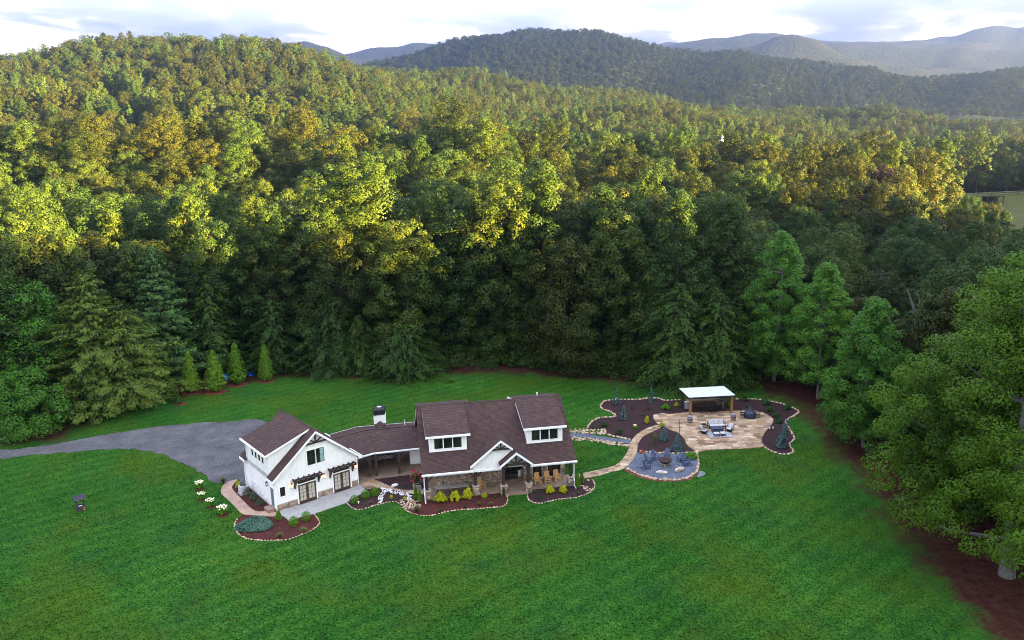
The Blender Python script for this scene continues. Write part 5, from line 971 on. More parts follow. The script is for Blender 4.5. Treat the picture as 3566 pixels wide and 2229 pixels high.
plant('tuft', 'grass_tuft', c2(2020, 1255), .5, 'pale grass tuft in the porch corner bed', 'grass clump')
for (x, y, s, t) in ((1075, 1300, .3, 'beside the entry pier'), (720, 1410, .28, 'below the pointed golden shrub'), (435, 1455, .28, 'below the biggest golden shrub'), (1145, 1340, .25, 'at the tip of the porch bed')): plant('dark', 'low_shrub', c2(x, y), s, 'tiny dark green plant in the red porch bed ' + t, 'plant', 'tiny plants in the porch bed')
for (x, y, s, t) in ((1525, 1235, .32, 'by the right entry pier'), (1580, 1310, .36, 'near its front stones')): plant('dark', 'low_shrub', c2(x, y), s, 'small dark plant in the corner bed ' + t, 'plant', 'tiny plants in the porch bed')
G2 = 'grey green shrubs along the garage side'
plant('sage', 'feathery_shrub', c4(545, 470), .68, 'feathery grey green shrub beside the cooling unit', group=G2, sz=.85); plant('sage', 'feathery_shrub', c4(665, 565), .72, 'feathery grey green shrub, middle of the side bed', group=G2, sz=.85); plant('sage', 'feathery_shrub', c4(775, 655), .66, 'feathery grey green shrub closest to the side door', group=G2, sz=.78)
plant('gold', 'golden_shrub', c4(435, 370), .62, 'yellow green shrub at the top of the garage side bed', sz=.66)
plant('straw', 'dry_bush', c4(175, 300), 1.1, 'brownish grassy bush where the tan path meets the gravel', 'bush', sz=1.2)
# conifers in the beds
def mini(kind, seed, h, r, m, nm, loc, label, cat='conifer', group=None, **kw):
    g = dict(base=.02, levels=int(10 + h * 3), nbr=11, per=16, leaf=.09 + .03 * h, p=.9, droop=.15, rag=.16, tk=.05 + .01 * h); g.update(kw)
    return tree_proto(nm, conifer(seed, h, r, g.pop('base'), g.pop('levels'), g.pop('nbr'), g.pop('per'), g.pop('leaf'), **g), m, M_BARK, label, cat, group, 'foliage', (loc.x, loc.y, loc.z + .02))
ARB = dict(levels=24, nbr=12, per=9, leaf=.11, p=.5, droop=-.5, lift=.35, rag=.06, asp=.6)
G3 = 'slim evergreens at the porch ends'
for sd, (p, h, r, t) in enumerate(((c2(158, 1310), 1.45, .22, 'slim dark green evergreen left of the porch downpipe'), (c2(205, 1350), 1.35, .25, 'slim bright evergreen in front of its taller twin by the downpipe'), (c2(2015, 1190), 1.85, .28, 'slim evergreen at the right porch pier, the taller one in front'), (c2(2058, 1135), 1.55, .24, 'slim evergreen tucked behind its taller twin at the right pier'))): mini('c', 60 + sd, h, r, M_GREEN, 'slim_evergreen', p, t, group=G3, **ARB)
for sd, (p, t) in enumerate(((c2(1165, 1268), 'narrow dark conifer against the left entry pier'), (c2(1455, 1232), 'narrow dark conifer against the right entry pier'))): mini('c', 66 + sd, 1.0, .16, M_CEDAR, 'slim_evergreen', p, t, group='dark conifers at the entry piers', **ARB)
mini('c', 68, 1.05, .30, M_GREEN, 'small_evergreen', c4(1078, 900), 'small dark evergreen at the stone corner of the garage', **ARB)
BL = dict(levels=20, nbr=14, per=15, leaf=.15, p=.85, droop=-.05, lift=.12, rag=.10, asp=.5)
mini('b', 70, 2.0, .62, M_BLUE, 'blue_spruce', c3(948, 632), 'dense blue spruce nearer the stone path', group='blue spruces above the fire circle', **BL); mini('b', 71, 2.25, .72, M_BLUE, 'blue_spruce', c3(1070, 735), 'dense blue spruce right behind the fire chairs', group='blue spruces above the fire circle', **BL)
AT = dict(levels=15, nbr=7, per=16, leaf=.17, p=.9, droop=.05, lift=-.02, rag=.4, asp=.45)
for sd, (p, h, r, t) in enumerate(((c3(508, 290), 2.7, .55, 'thin silvery cedar at the back stone edge, left one'), (c3(825, 268), 2.7, .55, 'thin silvery cedar at the back stone edge, nearer the pavilion'), (c3(568, 435), 2.3, .58, 'thin silvery cedar in the middle of the dark bed'))): mini('a', 74 + sd, h, r, M_BLUE, 'young_cedar', p, t, group='young silvery cedars', **AT)
mini('a', 78, 3.7, .62, M_BLUE, 'blue_conifer', c3(2035, 695), 'tall leaning blue conifer in the looping bed right of the patio', **dict(BL, p=.45, levels=26, rag=.2)).rotation_euler = (.05, .17, 0)
mini('a', 79, 1.1, .30, M_GOLD, 'golden_conifer', c3(788, 475), 'small golden cone shaped conifer in the dark bed', **ARB)
plant('weep', 'weeping_grass', c3(858, 680), 1.0, 'arching weeping plant in the spruce bed', 'plant', sz=2.6)
plant('lime', 'bright_shrub', c3(1205, 800), 1.0, 'bright green hydrangea bush at the corner of the fire circle', sz=.9); plant('gold', 'golden_shrub', c3(925, 505), .55, 'yellow green shrub where path meets patio', sz=.6)
o = plant('lime', 'white_flowering_shrub', c3(675, 520), .5, 'low white flowering shrub in the cedar bed'); fl = MB()
for k in range(9): fl.rock((math.cos(k * 2.4) * .25 * math.sqrt(k), math.sin(k * 2.4) * .25 * math.sqrt(k), 1.15 + .2 * SRND.random()), .24, .24, .2, k, 1)
fl.build('blossom', M_BLOOM, o)
G4 = 'small shrubs in the patio beds'
for k, (x, y, s, t, kd) in enumerate(((303, 510, .62, 'near the end of the stone edge', 'thin'), (390, 490, .75, 'second from the end of the stone edge', 'dark'), (522, 560, .75, 'just above the river rock', 'dark'), (645, 330, .5, 'between two silvery cedars', 'thin'), (750, 390, .5, 'left of the golden conifer', 'thin'), (960, 330, .95, 'beside the pavilion, the tall bright one', 'lime'), (1062, 300, .5, 'beside the pavilion post, yellowish', 'gold'), (800, 330, .4, 'below the second silvery cedar', 'thin'),
        (1690, 245, .95, 'behind the patio, by the back stones', 'dark'), (1910, 290, 1.0, 'dark one against the back stones', 'dark'), (2100, 330, .95, 'at the far tip of the looping bed', 'dark'), (1935, 350, .85, 'midway along the looping bed', 'dark'), (2005, 400, .85, 'at the bend of the looping bed', 'dark'), (2020, 455, .7, 'just above the tall blue conifer', 'dark'), (1560, 300, .7, 'behind the right pavilion post', 'lime'), (1720, 310, .5, 'behind the covered table', 'thin'))):
    plant(kd, 'garden_shrub', c3(x, y + 12), s, 'green shrub in the patio beds ' + t, 'shrub', G4)
# spreading juniper
rg = np.random.default_rng(9); n = 2600; jc = c4(690, 990); a = rg.uniform(0, 6.28, n); q = np.sqrt(rg.random(n)); JX = 1.0 - .12 * np.sin(3 * a)
P = np.stack([np.cos(a) * q * 1.75 * JX, np.sin(a) * q * 1.5 * JX, .10 + .5 * (1 - q ** 2) * (.7 + .5 * rg.random(n)) + .1 * rg.random(n)], 1); T = np.stack([np.cos(a) + rg.normal(0, .45, n), np.sin(a) + rg.normal(0, .45, n), rg.uniform(-.05, .8, n)], 1)
V, Q = leaf_quads(P, unit(np.stack([np.cos(a) * .3, np.sin(a) * .3, np.ones(n)], 1) + rg.normal(0, .45, (n, 3))), .28, rg, .34, .05, T)
tag(link('spreading_juniper', np_mesh('juniper', V, Q, [M_JUNI]), loc=(jc.x, jc.y, .03)), 'wide low blue green juniper in the red mulch bed', 'juniper')
# hydrangeas in a row on the lawn
for k, (x, y, s, t) in enumerate(((1502, 1190, .95, 'furthest from the juniper'), (1518, 1270, .85, 'second from the gravel drive'), (1583, 1325, .95, 'second from the juniper'), (1675, 1385, 1.1, 'closest to the juniper'))):
    p = r5(x, y); e = empty('hydrangea', (p.x, p.y, 0), 0, 'white flowering hydrangea on its own mulch patch, ' + t, 'hydrangea', 'hydrangeas in a row on the lawn')
    rr = random.Random(k); l = link('leaves', PM['lime'], e, (0, 0, .05)); l.scale = (s * .42, s * .42, s * .58)
    fb = MB()
    for j in range(20): a_ = j * 2.4; q_ = .11 * math.sqrt(j) * s; fb.rock((math.cos(a_) * q_, math.sin(a_) * q_, s * (.86 - .5 * q_ * q_) + rr.uniform(-.1, .06)), .10 * s, .10 * s, .09 * s, j, 1)
    fb.build('blossom', M_BLOOM, e)
    mm = MB(); mm.lathe([(.55 * s, 0), (.45 * s, .04), (.2, .05)], 14, (0.1, -.15, 0)); mm.build('mulch_ring', M_RMULCH, e)
# red crape myrtle in a planter by the breezeway
p = c1(2250, 1090); e = empty('red_flowering_shrub', (p.x, p.y, 0), 0, 'red flowering shrub by the breezeway corner', 'shrub'); l = link('leaves', PM['dark'], e); l.scale = (.55, .55, 1.4)
fb = MB(); rr = random.Random(2)
for j in range(34): a_ = rr.uniform(0, 6.28); z_ = rr.uniform(.6, 1.95); q_ = .62 * math.sqrt(max(.05, 1 - ((z_ - 1.05) / 1.05) ** 2)); fb.rock((math.cos(a_) * q_, math.sin(a_) * q_, z_), .10, .10, .08, j, 1)
fb.build('blossom', M_REDB, e)
# clipped evergreens behind the drive
G5 = 'four clipped evergreens at the edge of the wood'
for k, (x, y, h, r, t) in enumerate(((860, 1170, 6.6, 1.28, 'the one next to the utility box'), (1300, 1155, 6.7, 1.5, 'second from the utility box'), (1700, 1020, 6.9, 1.38, 'between the two blue tarps'), (2235, 950, 6.2, 1.2, 'the one on a red mulch ring'))):
    p = ev(x, y); tree_proto('clipped_evergreen', conifer(80 + k, h, r, .01, 44, 16, 15, .36, p=.72, droop=-.5, lift=.3, rag=.07, asp=.6, tk=.1), M_GREEN, M_BARK, 'tall cone shaped bright evergreen, ' + t, 'evergreen', G5, 'foliage', (p.x, p.y + r * .5, 0))
    sheet('mulch_ring', [p + Vector((math.cos(j * .7) * r * 1.15, r * .45 + math.sin(j * .7) * r * 1.1, 0)) for j in range(9)], .03, M_SOIL, 'red mulch ring under a clipped evergreen', step=.5)
p = ev(640, 1350); mini('c', 90, 2.0, .8, M_CEDAR, 'young_conifer', p, 'small brownish conifer standing alone on the lawn by the utility box', levels=14)
sheet('mulch_ring', [p + Vector((math.cos(j * .8) * 1.1 + .3, math.sin(j * .8) * .9, 0)) for j in range(8)], .03, M_SOIL, 'red mulch ring under the small conifer', step=.5)
sheet('bare_bank', [ev(-300, 1420), ev(-100, 1330), ev(0, 1270), ev(160, 1240), ev(400, 1270), ev(200, 1320), ev(0, 1370)], .03, M_SOIL, 'red soil patch under the cedars', rag=.2)
# ------------------------------------------------------------ furniture and small things
M_NAVY = plain('slate blue plastic wood', (.040, .060, .115), .6, var=.15)
M_PINE_W = plain('honey pine wood', (.50, .29, .11), .6, var=.2, scale=6)
M_CUSH = plain('pale grey cushion', (.40, .40, .43), .85, var=.08)
M_COVER = plain('dark navy cover', (.016, .022, .045), .6, var=.3, scale=4, bump=.4)
M_OAKB = plain('barrel staves', (.10, .075, .07), .7, var=.35, scale=5)
M_STEEL = plain('galvanised steel', (.36, .38, .42), .4, metal=.6, var=.15)
M_POST = plain('honey brown post', (.24, .115, .035), .6, var=.25, scale=5)
M_GREYW = plain('weathered grey wood', (.20, .18, .165), .8, var=.25, scale=6)
def face(p, q): return math.atan2(q.y - p.y, q.x - p.x) + math.pi / 2     # turn so that local -y looks from p to q
# Adirondack chairs round the fire bowl
def adirondack():
    T = empty('adirondack_chair')
    s = MB()
    for k in range(5): y = -.42 + k * .12; s.bar((-.27, y, .36 - .1 * (k / 4)), (.27, y, .36 - .1 * (k / 4)), .10, .022, (0, .2, 1))
    s.build('seat', M_NAVY, T)
    b = MB()
    for k, h in enumerate((.74, .84, .88, .84, .74)):
        x = -.23 + k * .115; b.prism([(x - .052, .06, .24), (x + .052, .06, .24), (x + .052, .06 + h * .42, .24 + h * .9), (x, .06 + h * .44, .27 + h * .9), (x - .052, .06 + h * .42, .24 + h * .9)], (0, .025, .012))
    b.bar((-.29, .2, .45), (.29, .2, .45), .03, .08); b.build('backrest', M_NAVY, T)
    for sx in (-1, 1):
        MB().prism([(sx * .27, -.5, .55), (sx * .42, -.5, .55), (sx * .40, .28, .55), (sx * .29, .28, .55)], (0, 0, .025)).build('armrest', M_NAVY, T)
        MB().box(sx * .29, sx * .325, -.46, -.36, 0, .55).build('leg', M_NAVY, T)
        MB().prism([(sx * .29, -.44, .30), (sx * .29, -.44, .40), (sx * .29, .55, .07), (sx * .29, .55, 0), (sx * .29, .42, 0)], (sx * .03, 0, 0)).build('leg', M_NAVY, T)
    return T
BOWL = f1(1100, 590)
AC = adirondack()
for k, (x, y, t) in enumerate(((560, 660, 'nearest the chunky front stones, far from the hydrangea'), (610, 490, 'second round from the front, seen side on'), (800, 400, 'left of the chair with the tallest looking back'), (1155, 350, 'directly behind the bowl, facing the camera'), (1560, 440, 'right of the bowl, before the blue spruce'), (1710, 560, 'right of the bowl, closest to the hydrangea'))):
    o = AC if k == 0 else copy_tree(AC); p = f1(x, y, .04); o.location = p; o.rotation_euler.z = face(p, BOWL);  tag(o, 'slate blue slatted chair ' + t, 'chair', 'slatted chairs round the fire bowl')
T = empty('fire_bowl', (BOWL.x, BOWL.y, .04), 0, 'rusty dark iron fire bowl on a tan stone base', 'fire bowl')
b = MB(); b.lathe([(.12, .32), (.35, .36), (.6, .5), (.76, .70), (.80, .76), (.76, .77), (.58, .56), (.3, .44), (.02, .42)], 24); b.build('bowl', plain('rusty iron', (.035, .018, .016), .7, metal=.3, var=.4, scale=4, bump=.3), T, smooth=True)
b = MB(); b.lathe([(.42, 0), (.40, .30), (.3, .34)], 4).build('base', M_STONE, T)
p = f1(435, 235); T = empty('terracotta_pot', (p.x, p.y, .04), 0, 'orange clay pot lying at the corner of the fire circle', 'pot'); MB().lathe([(.14, -.24), (.2, .1), (.24, .12), (.24, .2), (.19, .2), (.15, -.1)], 14).build('body', plain('terracotta', (.42, .13, .05), .8), T); T.rotation_euler = (1.35, .2, .5); T.location.z = .24
# rocking chairs on the porch
def rocker():
    T = empty('rocking_chair'); s = MB()
    for k in range(5): y = -.26 + k * .115; s.box(-.28, .28, y, y + .09, .42, .445)
    s.build('seat', M_PINE_W, T)
    b = MB()
    for k in range(5): x = -.235 + k * .1175; h = 1.0 - abs(k - 2) * .03; b.prism([(x - .05, .26, .42), (x + .05, .26, .42), (x + .05, .46, .42 + h * .75), (x - .05, .46, .42 + h * .75)], (0, .02, .005))
    b.bar((-.31, .30, .56), (.31, .30, .56), .02, .07).bar((-.31, .43, 1.02), (.31, .43, 1.02), .02, .07); b.build('backrest', M_PINE_W, T)
    for sx in (-1, 1):
        MB().prism([(sx * .27, -.36, .66), (sx * .39, -.36, .66), (sx * .37, .36, .66), (sx * .30, .36, .66)], (0, 0, .028)).build('armrest', M_PINE_W, T)
        MB().box(sx * .29, sx * .335, -.30, -.25, .05, .66).build('leg', M_PINE_W, T); MB().box(sx * .29, sx * .335, .22, .27, .05, .66).build('leg', M_PINE_W, T)
        MB().tube([(sx * .312, -.5, .09), (sx * .312, -.3, .04), (sx * .312, 0, .02), (sx * .312, .3, .04), (sx * .312, .55, .12)], .025, 6).build('runner', M_PINE_W, T)
    MB().box(-.29, .29, -.29, -.26, .22, .26).build('stretcher', M_PINE_W, T); return T
RC = rocker()
for k, (x, y, a, t) in enumerate(((1560, 1150, .05, 'on the right porch, nearest the entry post'), (1675, 1132, .02, 'on the right porch, between two others'), (1785, 1115, .12, 'on the right porch, nearest the corner pier'), (915, 1200, .5, 'alone on the left porch beside the stone pier'))):
    o = RC if k == 0 else copy_tree(RC); p = c2(x, y, .15); q = Mf(0, 1.15); n_ = Vector((-math.sin(MA_), math.cos(MA_), 0)); p = p + n_ * .35
    o.location = p; o.rotation_euler.z = MA_ + a; tag(o, 'honey coloured wooden rocking chair ' + t, 'rocking chair', 'rocking chairs on the porch')
p = Mf(3.0, 1.0, .15); T = empty('porch_table', p, MA_, 'long grey wooden table behind the golden shrubs on the porch', 'table'); b = MB()
for k in range(5): b.box(-1.75, 1.75, -.42 + k * .17, -.26 + k * .17, .72, .77)
b.build('tabletop', M_GREYW, T)
for sx in (-1.55, 1.45):
    for sy in (-.36, .28): MB().box(sx, sx + .1, sy, sy + .1, 0, .72).build('leg', M_TIMBER, T)
for x, t in ((2.0, 'left'), (4.0, 'right')):
    p = Mf(x, .25, .15); T = empty('porch_bench', p, MA_, f'dark bench in front of the long porch table, {t} one', 'bench', 'benches at the porch table'); MB().box(-.8, .8, -.17, .17, .42, .47).build('seat', M_TIMBER, T)
    for sx in (-.7, .62): MB().box(sx, sx + .08, -.14, .14, 0, .42).build('leg', M_TIMBER, T)
tag(MB().box(-.75, .75, -.42, .42, 0, .02).build('door_mat', plain('coir mat', (.05, .03, .022), .95, var=.3, scale=8), loc=Mf(9.7, 3.3, .152)), 'brown door mat before the front door', 'mat').rotation_euler.z = MA_
p = Mf(10.85, 3.5, .15); T = empty('white_planter', p, MA_, 'tall white planter beside the front door', 'planter'); MB().lathe([(.17, 0), (.24, .75), (.24, .8), (.2, .8), (.19, .7)], 4).build('pot', M_TRIM, T); l = link('leaves', PM['dark'], T, (0, 0, .72)); l.scale = (.32, .32, .4)
# breezeway things
p = Mf(-4.1, 10.6, .12); T = empty('garden_settle', p, MA_, 'dark wooden settle with crossed back and pale cushion in the breezeway', 'settle'); b = MB()
b.box(-1.25, 1.25, -.02, .03, .46, .54).box(-1.25, 1.25, -.02, .03, 1.02, 1.10)
for k in range(5): x = -1.22 + k * .61; b.box(x - .035, x + .035, -.02, .03, .0, 1.02)
for k in range(4):
    x = -1.22 + k * .61; b.bar((x + .03, .005, .55), (x + .58, .005, 1.01), .045, .04, (0, 1, 0)).bar((x + .03, .01, 1.01), (x + .58, .01, .55), .045, .04, (0, 1, 0))
b.build('backrest', M_TIMBER, T); MB().box(-1.2, 1.2, .05, .85, .36, .46).build('seat', M_TIMBER, T); MB().box(-1.18, 1.18, .06, .84, .46, .60).build('cushion', M_CUSH, T, bevel=.04); MB().box(-1.18, 1.18, .04, .16, .56, 1.0).build('back_cushion', M_CUSH, T, bevel=.03)
for sx in (-1.2, 1.12): MB().box(sx, sx + .08, .76, .84, 0, .36).build('leg', M_TIMBER, T)
p = c1(2270, 1125); T = empty('planter_box', (p.x, p.y, .03), MA_ + .15, 'weathered slatted wooden planter box by the porch corner', 'planter'); b = MB()
for k in range(3):
    z = .06 + k * .2
    b.box(-.5, .5, -.3, -.26, z, z + .17).box(-.5, .5, .26, .3, z, z + .17).box(-.5, -.46, -.26, .26, z, z + .17).box(.46, .5, -.26, .26, z, z + .17)
b.build('slats', M_GREYW, T)
for sx in (-.53, .45):
    for sy in (-.33, .25): MB().box(sx, sx + .08, sy, sy + .08, 0, .7).build('corner_post', M_GREYW, T)
MB().box(-.46, .46, -.26, .26, .02, .52).build('soil', M_MULCH, T)
p = c1(2318, 1120); T = empty('tall_pot', (p.x, p.y, .03), 0, 'tall black pot between planter box and porch pier', 'pot'); MB().lathe([(.22, 0), (.30, .3), (.28, .85), (.31, .9), (.26, .9), (.24, .7)], 16).build('body', M_BLACK, T, smooth=True)
def spotlight(loc, rz, label):
    T = empty('spotlight', (loc.x, loc.y, .05), rz, label, 'garden light', 'garden spotlights'); MB().tube([(0, 0, -.1), (0, 0, .18)], .015, 6).build('stake', M_METAL, T); MB().lathe([(.06, 0), (.08, .16), (.09, .2)], 10, (0, 0, .18)).build('lamp_head', M_TRIM, T)
spotlight(c1(1553, 1315), 0, 'white garden spotlight in the entry bed by the clipped balls'); spotlight(c3(1934, 535), 0, 'white garden spotlight near the tall blue conifer, left of a pair'); spotlight(c3(1966, 532), 0, 'white garden spotlight near the tall blue conifer, right of a pair')
# cooling unit and step at the garage side
p = c4(485, 470); T = empty('cooling_unit', (p.x + .1, p.y + .15, .05), GA, 'pale grey cooling unit behind the feathery shrubs of the garage side', 'cooling unit'); MB().box(-.42, .42, -.42, .42, .08, .95).build('cabinet', plain('pale grey metal', (.42, .43, .45), .5), T, bevel=.04); MB().lathe([(.36, 0), (.36, .03), (.1, .05)], 18, (0, 0, .95)).build('fan_grille', M_METAL, T); MB().box(-.5, .5, -.5, .5, 0, .08).build('pad', M_CONC, T)
p = Gf(-.45, .62); T = empty('stone_step', (p.x, p.y, .05), GA, 'reddish stone step below the garage side door', 'step'); MB().box(-.4, .36, -.5, .5, 0, .30).build('block', m_stone('red step stone', 3, [(.2, .09, .07), (.3, .17, .13), (.25, .2, .18)]), T, bevel=.03); MB().box(-.43, .39, -.53, .53, .30, .36).build('tread', plain('step tread', (.24, .16, .14), .8), T, bevel=.015)
# wishing well
p = at(282, 1775); T = empty('wishing_well', (p.x, p.y, 0), .62, 'small black wishing well with a pitched roof alone on the lawn', 'wishing well'); T.scale = (.66, .66, .72)
b = MB(); b.lathe([(.62, 0), (.60, .62), (.64, .64), (.64, .72), (.48, .72), (.46, .2)], 12).build('wall', plain('dark well wood', (.028, .024, .034), .7, var=.4, scale=5, bump=.3), T)
MB().lathe([(.44, .3), (.44, .52), (.3, .58)], 12).build('filling', M_WROCK, T)
for sx in (-.5, .5): MB().bar((sx, 0, .6), (sx, 0, 2.0), .1, .1).build('post', M_BLACK, T)
MB().slab([(-.85, -.66, 1.72), (.85, -.66, 1.72), (.85, 0, 2.32), (-.85, 0, 2.32)], .05).slab([(-.85, 0, 2.32), (.85, 0, 2.32), (.85, .66, 1.72), (-.85, .66, 1.72)], .05).build('roof', plain('black violet shingle', (.022, .020, .036), .7, var=.3, scale=6), T)
MB().tube([(-.62, 0, 1.25), (.62, 0, 1.25)], .04, 8).build('crank', M_TIMBER, T); MB().prism([(.2, -.68, .02), (.62, -.45, .02), (.58, -.42, .5), (.18, -.64, .5)], (.04, -.07, 0)).build('plank', plain('red brown plank', (.16, .06, .04), .8), T)
# utility box, tarps, stacked logs
p = ev(255, 1290); T = empty('utility_box', (p.x, p.y, 0), -.1, 'dark green utility box on a tan pad under the cedars', 'utility box'); MB().prism([(-.85, -.6, .12), (.85, -.6, .12), (.85, -.6, .85), (.75, -.45, 1.0), (-.75, -.45, 1.0), (-.85, -.6, .85)], (0, 1.2, 0)).build('cabinet', plain('dark green enamel', (.015, .045, .045), .45), T, bevel=.03); MB().box(-.45, -.12, -.62, -.601, .35, .62).build('notice', M_TRIM, T); MB().box(-1.05, 1.15, -.85, .8, 0, .12).build('pad', plain('tan pad', (.3, .18, .12), .9), T)
def tarp(loc, sx, sy, sz, seed, label):
    rg_ = np.random.default_rng(seed); k = 9; u, v = np.meshgrid(np.linspace(-1, 1, k), np.linspace(-1, 1, k), indexing='ij'); z = (1 - u * u * .8) * (1 - v * v * .8) * sz + rg_.uniform(0, .16, u.shape); z[0] = z[-1] = 0; z[:, 0] = z[:, -1] = 0
    Vv = np.stack([u * sx + rg_.normal(0, .06, u.shape), v * sy + rg_.normal(0, .06, u.shape), z], -1).reshape(-1, 3); i, j = np.meshgrid(np.arange(k - 1), np.arange(k - 1), indexing='ij'); Q_ = np.stack([i * k + j, (i + 1) * k + j, (i + 1) * k + j + 1, i * k + j + 1], -1).reshape(-1, 4)
    tag(link('blue_tarp', np_mesh('tarp', Vv, Q_, [plain('blue tarp plastic', (.010, .10, .62), .4, var=.2)]), loc=(loc.x, loc.y, .03)), label, 'tarp', 'blue tarps behind the clipped evergreens')
tarp(ev(1490, 880), 1.5, .8, .5, 1, 'crumpled blue tarp between second and third clipped evergreen'); tarp(ev(1905, 820), 1.1, .7, .45, 2, 'crumpled blue tarp between third and fourth clipped evergreen')
p = ev(1440, 670); T = empty('log_stack', (p.x, p.y, 0), .1, 'stack of cut logs at the edge of the wood behind the evergreens', 'log stack'); b = MB()
for r_ in range(4):
    for k in range(9): b.tube([(-1.2 + k * .29 + (r_ % 2) * .14, -.25, .16 + r_ * .25), (-1.2 + k * .29 + (r_ % 2) * .14, .35, .16 + r_ * .25)], .135, 8)
b.build('logs', plain('cut log ends', (.30, .17, .12), .85, var=.35, scale=5), T)
# ------------------------------------------------------------ pavilion, bar and patio furniture
PV = c3(1190, 395); PA = .10
def Pf(u, v, z=0.): return PV + Vector((u * math.cos(PA) - v * math.sin(PA), u * math.sin(PA) + v * math.cos(PA), z))
def pavilion():
    T = empty('pavilion', (PV.x, PV.y, .07), PA, 'timber patio pavilion with a flat pale roof on four posts', 'pavilion'); Wp, Dv = 5.85, 3.4
    for u, v, m, h in ((0, 0, M_POST, 2.42), (Wp, 0, M_POST, 2.42), (0, Dv, M_TIMBER, 2.42), (Wp, Dv, M_TIMBER, 2.42)): MB().box(u - .15, u + .15, v - .15, v + .15, 0, h).build('post', m, T, bevel=.01)
    MB().box(-.5, Wp + .5, -.08, .08, 2.26, 2.48).build('beam', M_TIMBER, T); MB().box(-.5, Wp + .5, Dv - .08, Dv + .08, 2.26, 2.48).build('beam', M_TIMBER, T)
    for k in range(11): u = -.3 + k * (Wp + .6) / 10; MB().box(u - .04, u + .04, -.5, Dv + .45, 2.485, 2.63).build('rafter', M_TIMBER, T)
    r = MB(); z = lambda v: 2.70 - .0 * v
    for k in range(26):
        u0 = -.36 + k * (Wp + .7) / 26; u1 = u0 + (Wp + .7) / 26; um = (u0 + u1) / 2
        r.add([(u0, -.42, 2.635), (um, -.42, 2.675), (u1, -.42, 2.635), (u0, Dv + .35, 2.635), (um, Dv + .35, 2.675), (u1, Dv + .35, 2.635)], [(0, 1, 4, 3), (1, 2, 5, 4)])
    r.build('roof', plain('pale polycarbonate', (.56, .62, .68), .35, var=.04), T); MB().box(-.42, Wp + .40, -.53, -.502, 2.50, 2.66).build('trim_board', M_TIMBER, T)
pavilion()
def bar():
    p = Pf(2.9, 1.5, .07); T = empty('outdoor_bar', p, PA, 'outdoor bar with a stone back counter under the pavilion', 'bar')
    MB().box(-2.1, 1.3, -.1, .1, 0, 1.05).build('front_panel', M_TIMBER, T); MB().box(-2.2, 1.4, -.35, .28, 1.05, 1.12).build('countertop', plain('reddish bar top', (.12, .055, .035), .5, var=.3, scale=3), T, bevel=.01)
    MB().box(-2.3, 2.4, 1.3, 2.0, 0, .95).build('back_counter', M_STONE, T); MB().box(-2.35, 2.45, 1.25, 2.05, .95, 1.02).build('back_countertop', plain('tan counter stone', (.34, .27, .2), .6, var=.3, scale=4), T)
    MB().box(-2.75, -2.05, .9, 1.2, 0, 1.0).build('cabinet', plain('grey cabinet', (.25, .27, .30), .5), T); MB().box(-2.8, -2.0, .85, 1.24, 1.0, 1.06).build('cabinet_top', M_TRIM, T)
    s = MB()
    for x in (1.55, 2.55): s.bar((x, .3, 0), (x, .3, 1.3), .04, .04).bar((x, .75, 0), (x, .75, 1.3), .04, .04)
    for z in (.75, 1.3): s.box(1.5, 2.6, .28, .77, z, z + .03)
    s.build('shelf_rack', M_STEEL, T)
bar()
def stool():
    T = empty('bar_stool'); MB().box(-.22, .22, -.2, .2, .72, .77).build('seat', M_METAL, T, bevel=.02); b = MB()
    for x in (-.2, .2): b.tube([(x, .19, .76), (x, .27, 1.18)], .018, 6)
    b.box(-.22, .22, .25, .275, 1.0, 1.2); b.build('backrest', M_METAL, T)
    for sx in (-1, 1):
        for sy in (-1, 1): MB().tube([(sx * .18, sy * .17, .73), (sx * .24, sy * .23, 0)], .022, 6).build('leg', M_METAL, T)
    f = MB()
    for sy in (-.21, .21): f.box(-.2, .2, sy - .01, sy + .01, .25, .28)
    f.build('footrest', M_METAL, T); return T
ST = stool()
for k in range(7):
    o = ST if k == 0 else copy_tree(ST); u = 1.0 + k * .58; o.location = Pf(u, .72 + .12 * math.sin(k * 1.3) - .25 * math.sin(k / 6 * math.pi), .07); o.rotation_euler.z = PA + math.pi + (k - 3) * .1
    tag(o, ('black metal bar stool at the end of the bar by the cabinet', 'black metal bar stool at the end of the bar by the steel rack')[k == 6] if k in (0, 6) else 'black metal bar stool within the dark row under the pavilion', 'bar stool', 'bar stools under the pavilion')
def barrel(p, label):
    T = empty('barrel', (p.x, p.y, .07), 0, label, 'barrel', 'barrels at the pavilion posts'); MB().lathe([(.28, 0), (.33, .25), (.355, .46), (.33, .68), (.28, .92), (.24, .92), (.24, .88)], 20).build('staves', M_OAKB, T, smooth=True)
    for z, r in ((.05, .294), (.22, .33), (.68, .335), (.86, .298)): MB().lathe([(r, 0), (r + .008, .03), (r, .07)], 20, (0, 0, z)).build('hoop', M_STEEL, T)
barrel(f2(320, 1010), 'dark wooden barrel at the foot of the honey post nearer the stone path'); barrel(f2(1460, 950), 'barrel with bright steel hoops at the post nearer the covered table')
SA_ = .06
def seat_frame(T, w, d, h=.40, arm=.62):
    for sx in (-1, 1):
        f = MB(); x = sx * (w / 2 - .03); f.bar((x, -d / 2, 0), (x, -d / 2, arm), .05, .05).bar((x, d / 2, 0), (x, d / 2, .85), .05, .05).bar((x, -d / 2, arm), (x, d / 2, arm + .04), .07, .04); f.build('armrest', M_METAL, T)
    MB().box(-w / 2 + .06, w / 2 - .06, -d / 2, d / 2, .24, .30).build('seat_frame', M_METAL, T); MB().bar((-w / 2, d / 2, .84), (w / 2, d / 2, .84), .05, .05).build('back_rail', M_METAL, T)
p = f2(1020, 1130, .07); T = empty('patio_sofa', p, SA_, 'three seat patio sofa with pale grey cushions and black frame', 'sofa'); seat_frame(T, 2.2, .8)
